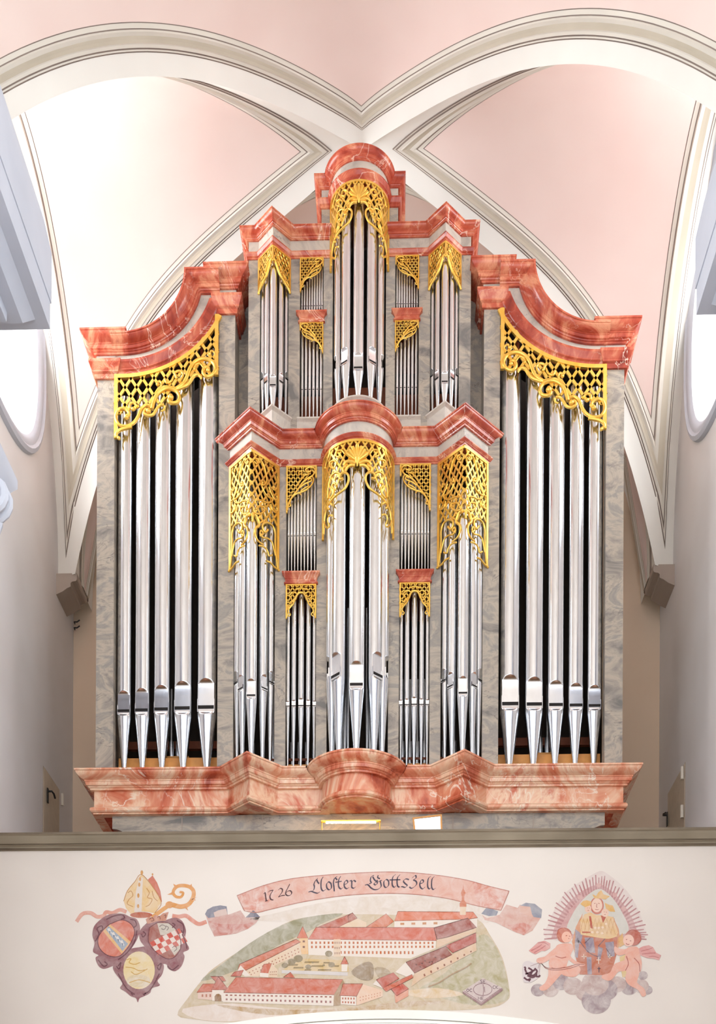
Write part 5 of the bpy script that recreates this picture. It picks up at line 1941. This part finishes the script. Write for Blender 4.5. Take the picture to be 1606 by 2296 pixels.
# cherubs
d.poly([(165, 925), (215, 880), (260, 838), (330, 822), (388, 850), (385, 900), (330, 930), (300, 925), (235, 962), (195, 945)], (222, 156, 148), 'wing', 0, 0.3)
d.strokes([[(190, 925), (260, 890), (300, 860)], [(220, 945), (290, 905), (340, 870)], [(260, 845), (320, 840), (370, 870)]], 8, (190, 110, 108), 'wing_feathers', 0.3)
d.poly([(455, 870), (520, 850), (600, 855), (625, 900), (600, 960), (560, 1060), (545, 1120), (470, 1130), (390, 1110), (372, 1050), (400, 980), (430, 920)], SK, 'cherub_body', 3, 0.4)
d.poly([(470, 880), (400, 925), (330, 985), (262, 1000), (242, 1030), (270, 1055), (320, 1050), (400, 1005), (460, 970)], SK, 'cherub_arm', 3, 0.4)
d.poly([(560, 940), (620, 1010), (690, 1050), (740, 1060), (735, 1080), (660, 1078), (590, 1030), (540, 980)], SK, 'cherub_arm', 3, 0.4)
d.poly([(380, 1090), (540, 1110), (470, 1200), (400, 1280), (345, 1330), (290, 1335), (275, 1300), (330, 1260), (365, 1180)], SK, 'cherub_leg', 3, 0.4)
d.poly([(530, 1100), (650, 1070), (700, 1120), (650, 1190), (560, 1190), (500, 1160)], SK, 'cherub_leg', 3, 0.4)
d.ell(530, 765, 78, 78, (202, 116, 92), 'cherub_hair', 0.3)
d.ell(555, 785, 52, 58, (242, 186, 162), 'cherub_face')
d.strokes([[(460, 760), (470, 710), (510, 690)], [(530, 690), (560, 705), (600, 730)], [(480, 810), (465, 780)], [(545, 772), (560, 768)], [(580, 775), (592, 776)], [(572, 800), (582, 800)], [(440, 980), (500, 1000), (550, 990)], [(400, 1100), (450, 1110), (540, 1095)]], 8, (184, 94, 76), 'cherub_lines', 0.2)
d.strokes([[(290, 1050), (340, 1095), (430, 1110), (560, 1095), (660, 1065), (740, 1068)], [(300, 1060), (350, 1110), (450, 1125), (580, 1108), (690, 1072)]], 6, (150, 92, 84), 'censer_chain', 0.2)
d.poly([(105, 1060), (160, 1030), (210, 1050), (270, 1060), (285, 1130), (275, 1190), (210, 1240), (140, 1255), (105, 1220)], (220, 206, 204), 'censer_ground', 3, 0.4)
d.strokes([[(125, 1110), (150, 1160), (210, 1180), (250, 1140), (225, 1105)], [(130, 1165), (180, 1150), (230, 1120)], [(150, 1180), (200, 1200), (240, 1180), (245, 1155)], [(115, 1200), (150, 1225), (180, 1215), (165, 1240)], [(160, 1100), (200, 1130), (185, 1170)], [(240, 1190), (270, 1190), (280, 1175)], [(120, 1090), (135, 1110)]], 19, (104, 64, 74), 'censer', 0.1)
d.strokes([[(270, 1050), (180, 1085)], [(275, 1055), (262, 1110)], [(285, 1055), (268, 1170)]], 4, (140, 100, 96), 'censer_chain', 0.2, sm=1)
d.poly([(1280, 910), (1340, 880), (1400, 868), (1445, 890), (1475, 945), (1528, 972), (1505, 1022), (1440, 1005), (1380, 1000), (1300, 965)], (222, 158, 152), 'wing', 0, 0.3)
d.strokes([[(1320, 930), (1400, 910), (1440, 895)], [(1330, 960), (1420, 950), (1470, 950)], [(1400, 985), (1460, 985), (1505, 1000)]], 8, (194, 116, 114), 'wing_feathers', 0.3)
d.poly([(1090, 800), (1130, 740), (1150, 860), (1100, 890)], (222, 170, 100), 'drapery')
d.poly([(1100, 990), (1170, 960), (1170, 1190), (1130, 1200), (1110, 1090)], (224, 190, 124), 'drapery')
d.poly([(1175, 900), (1240, 880), (1290, 895), (1310, 970), (1330, 1060), (1310, 1150), (1230, 1180), (1170, 1150), (1150, 1040), (1160, 960)], SK, 'cherub_body', 3, 0.4)
d.poly([(1050, 880), (1090, 900), (1150, 910), (1220, 890), (1240, 930), (1160, 960), (1090, 975), (1045, 930)], SK, 'cherub_arm', 3, 0.4)
d.poly([(1160, 1030), (1100, 1040), (1040, 1070), (1000, 1150), (925, 1175), (920, 1210), (990, 1235), (1040, 1200), (1090, 1140), (1160, 1130)], SK, 'cherub_leg', 3, 0.4)
d.poly([(1180, 1150), (1300, 1150), (1280, 1250), (1350, 1310), (1372, 1380), (1330, 1395), (1290, 1330), (1200, 1280), (1160, 1220)], SK, 'cherub_leg', 3, 0.4)
d.ell(1240, 790, 84, 84, (192, 108, 92), 'cherub_hair', 0.3)
d.ell(1192, 820, 56, 62, (244, 196, 176), 'cherub_face')
d.strokes([[(1165, 812), (1178, 808)], [(1205, 822), (1220, 826)], [(1165, 850), (1185, 862), (1200, 858)], [(1190, 730), (1230, 710), (1280, 730)], [(1300, 760), (1320, 810), (1290, 850)], [(1170, 980), (1190, 1060), (1160, 1130)], [(1250, 1000), (1300, 1060), (1310, 1140)]], 8, (176, 92, 80), 'cherub_lines', 0.2)
d.strokes([[(730, 960), (735, 1010)], [(708, 985), (760, 985)], [(885, 990), (885, 1060)], [(862, 1020), (908, 1020)], [(1000, 960), (1000, 1010)], [(978, 985), (1022, 985)]], 8, (236, 214, 196), 'robe_stars', 0.1, sm=1)
d.strokes([[(888, 1090), (888, 1150)], [(872, 1108), (904, 1108)]], 8, (96, 76, 88), 'robe_cross', 0.1, sm=1)
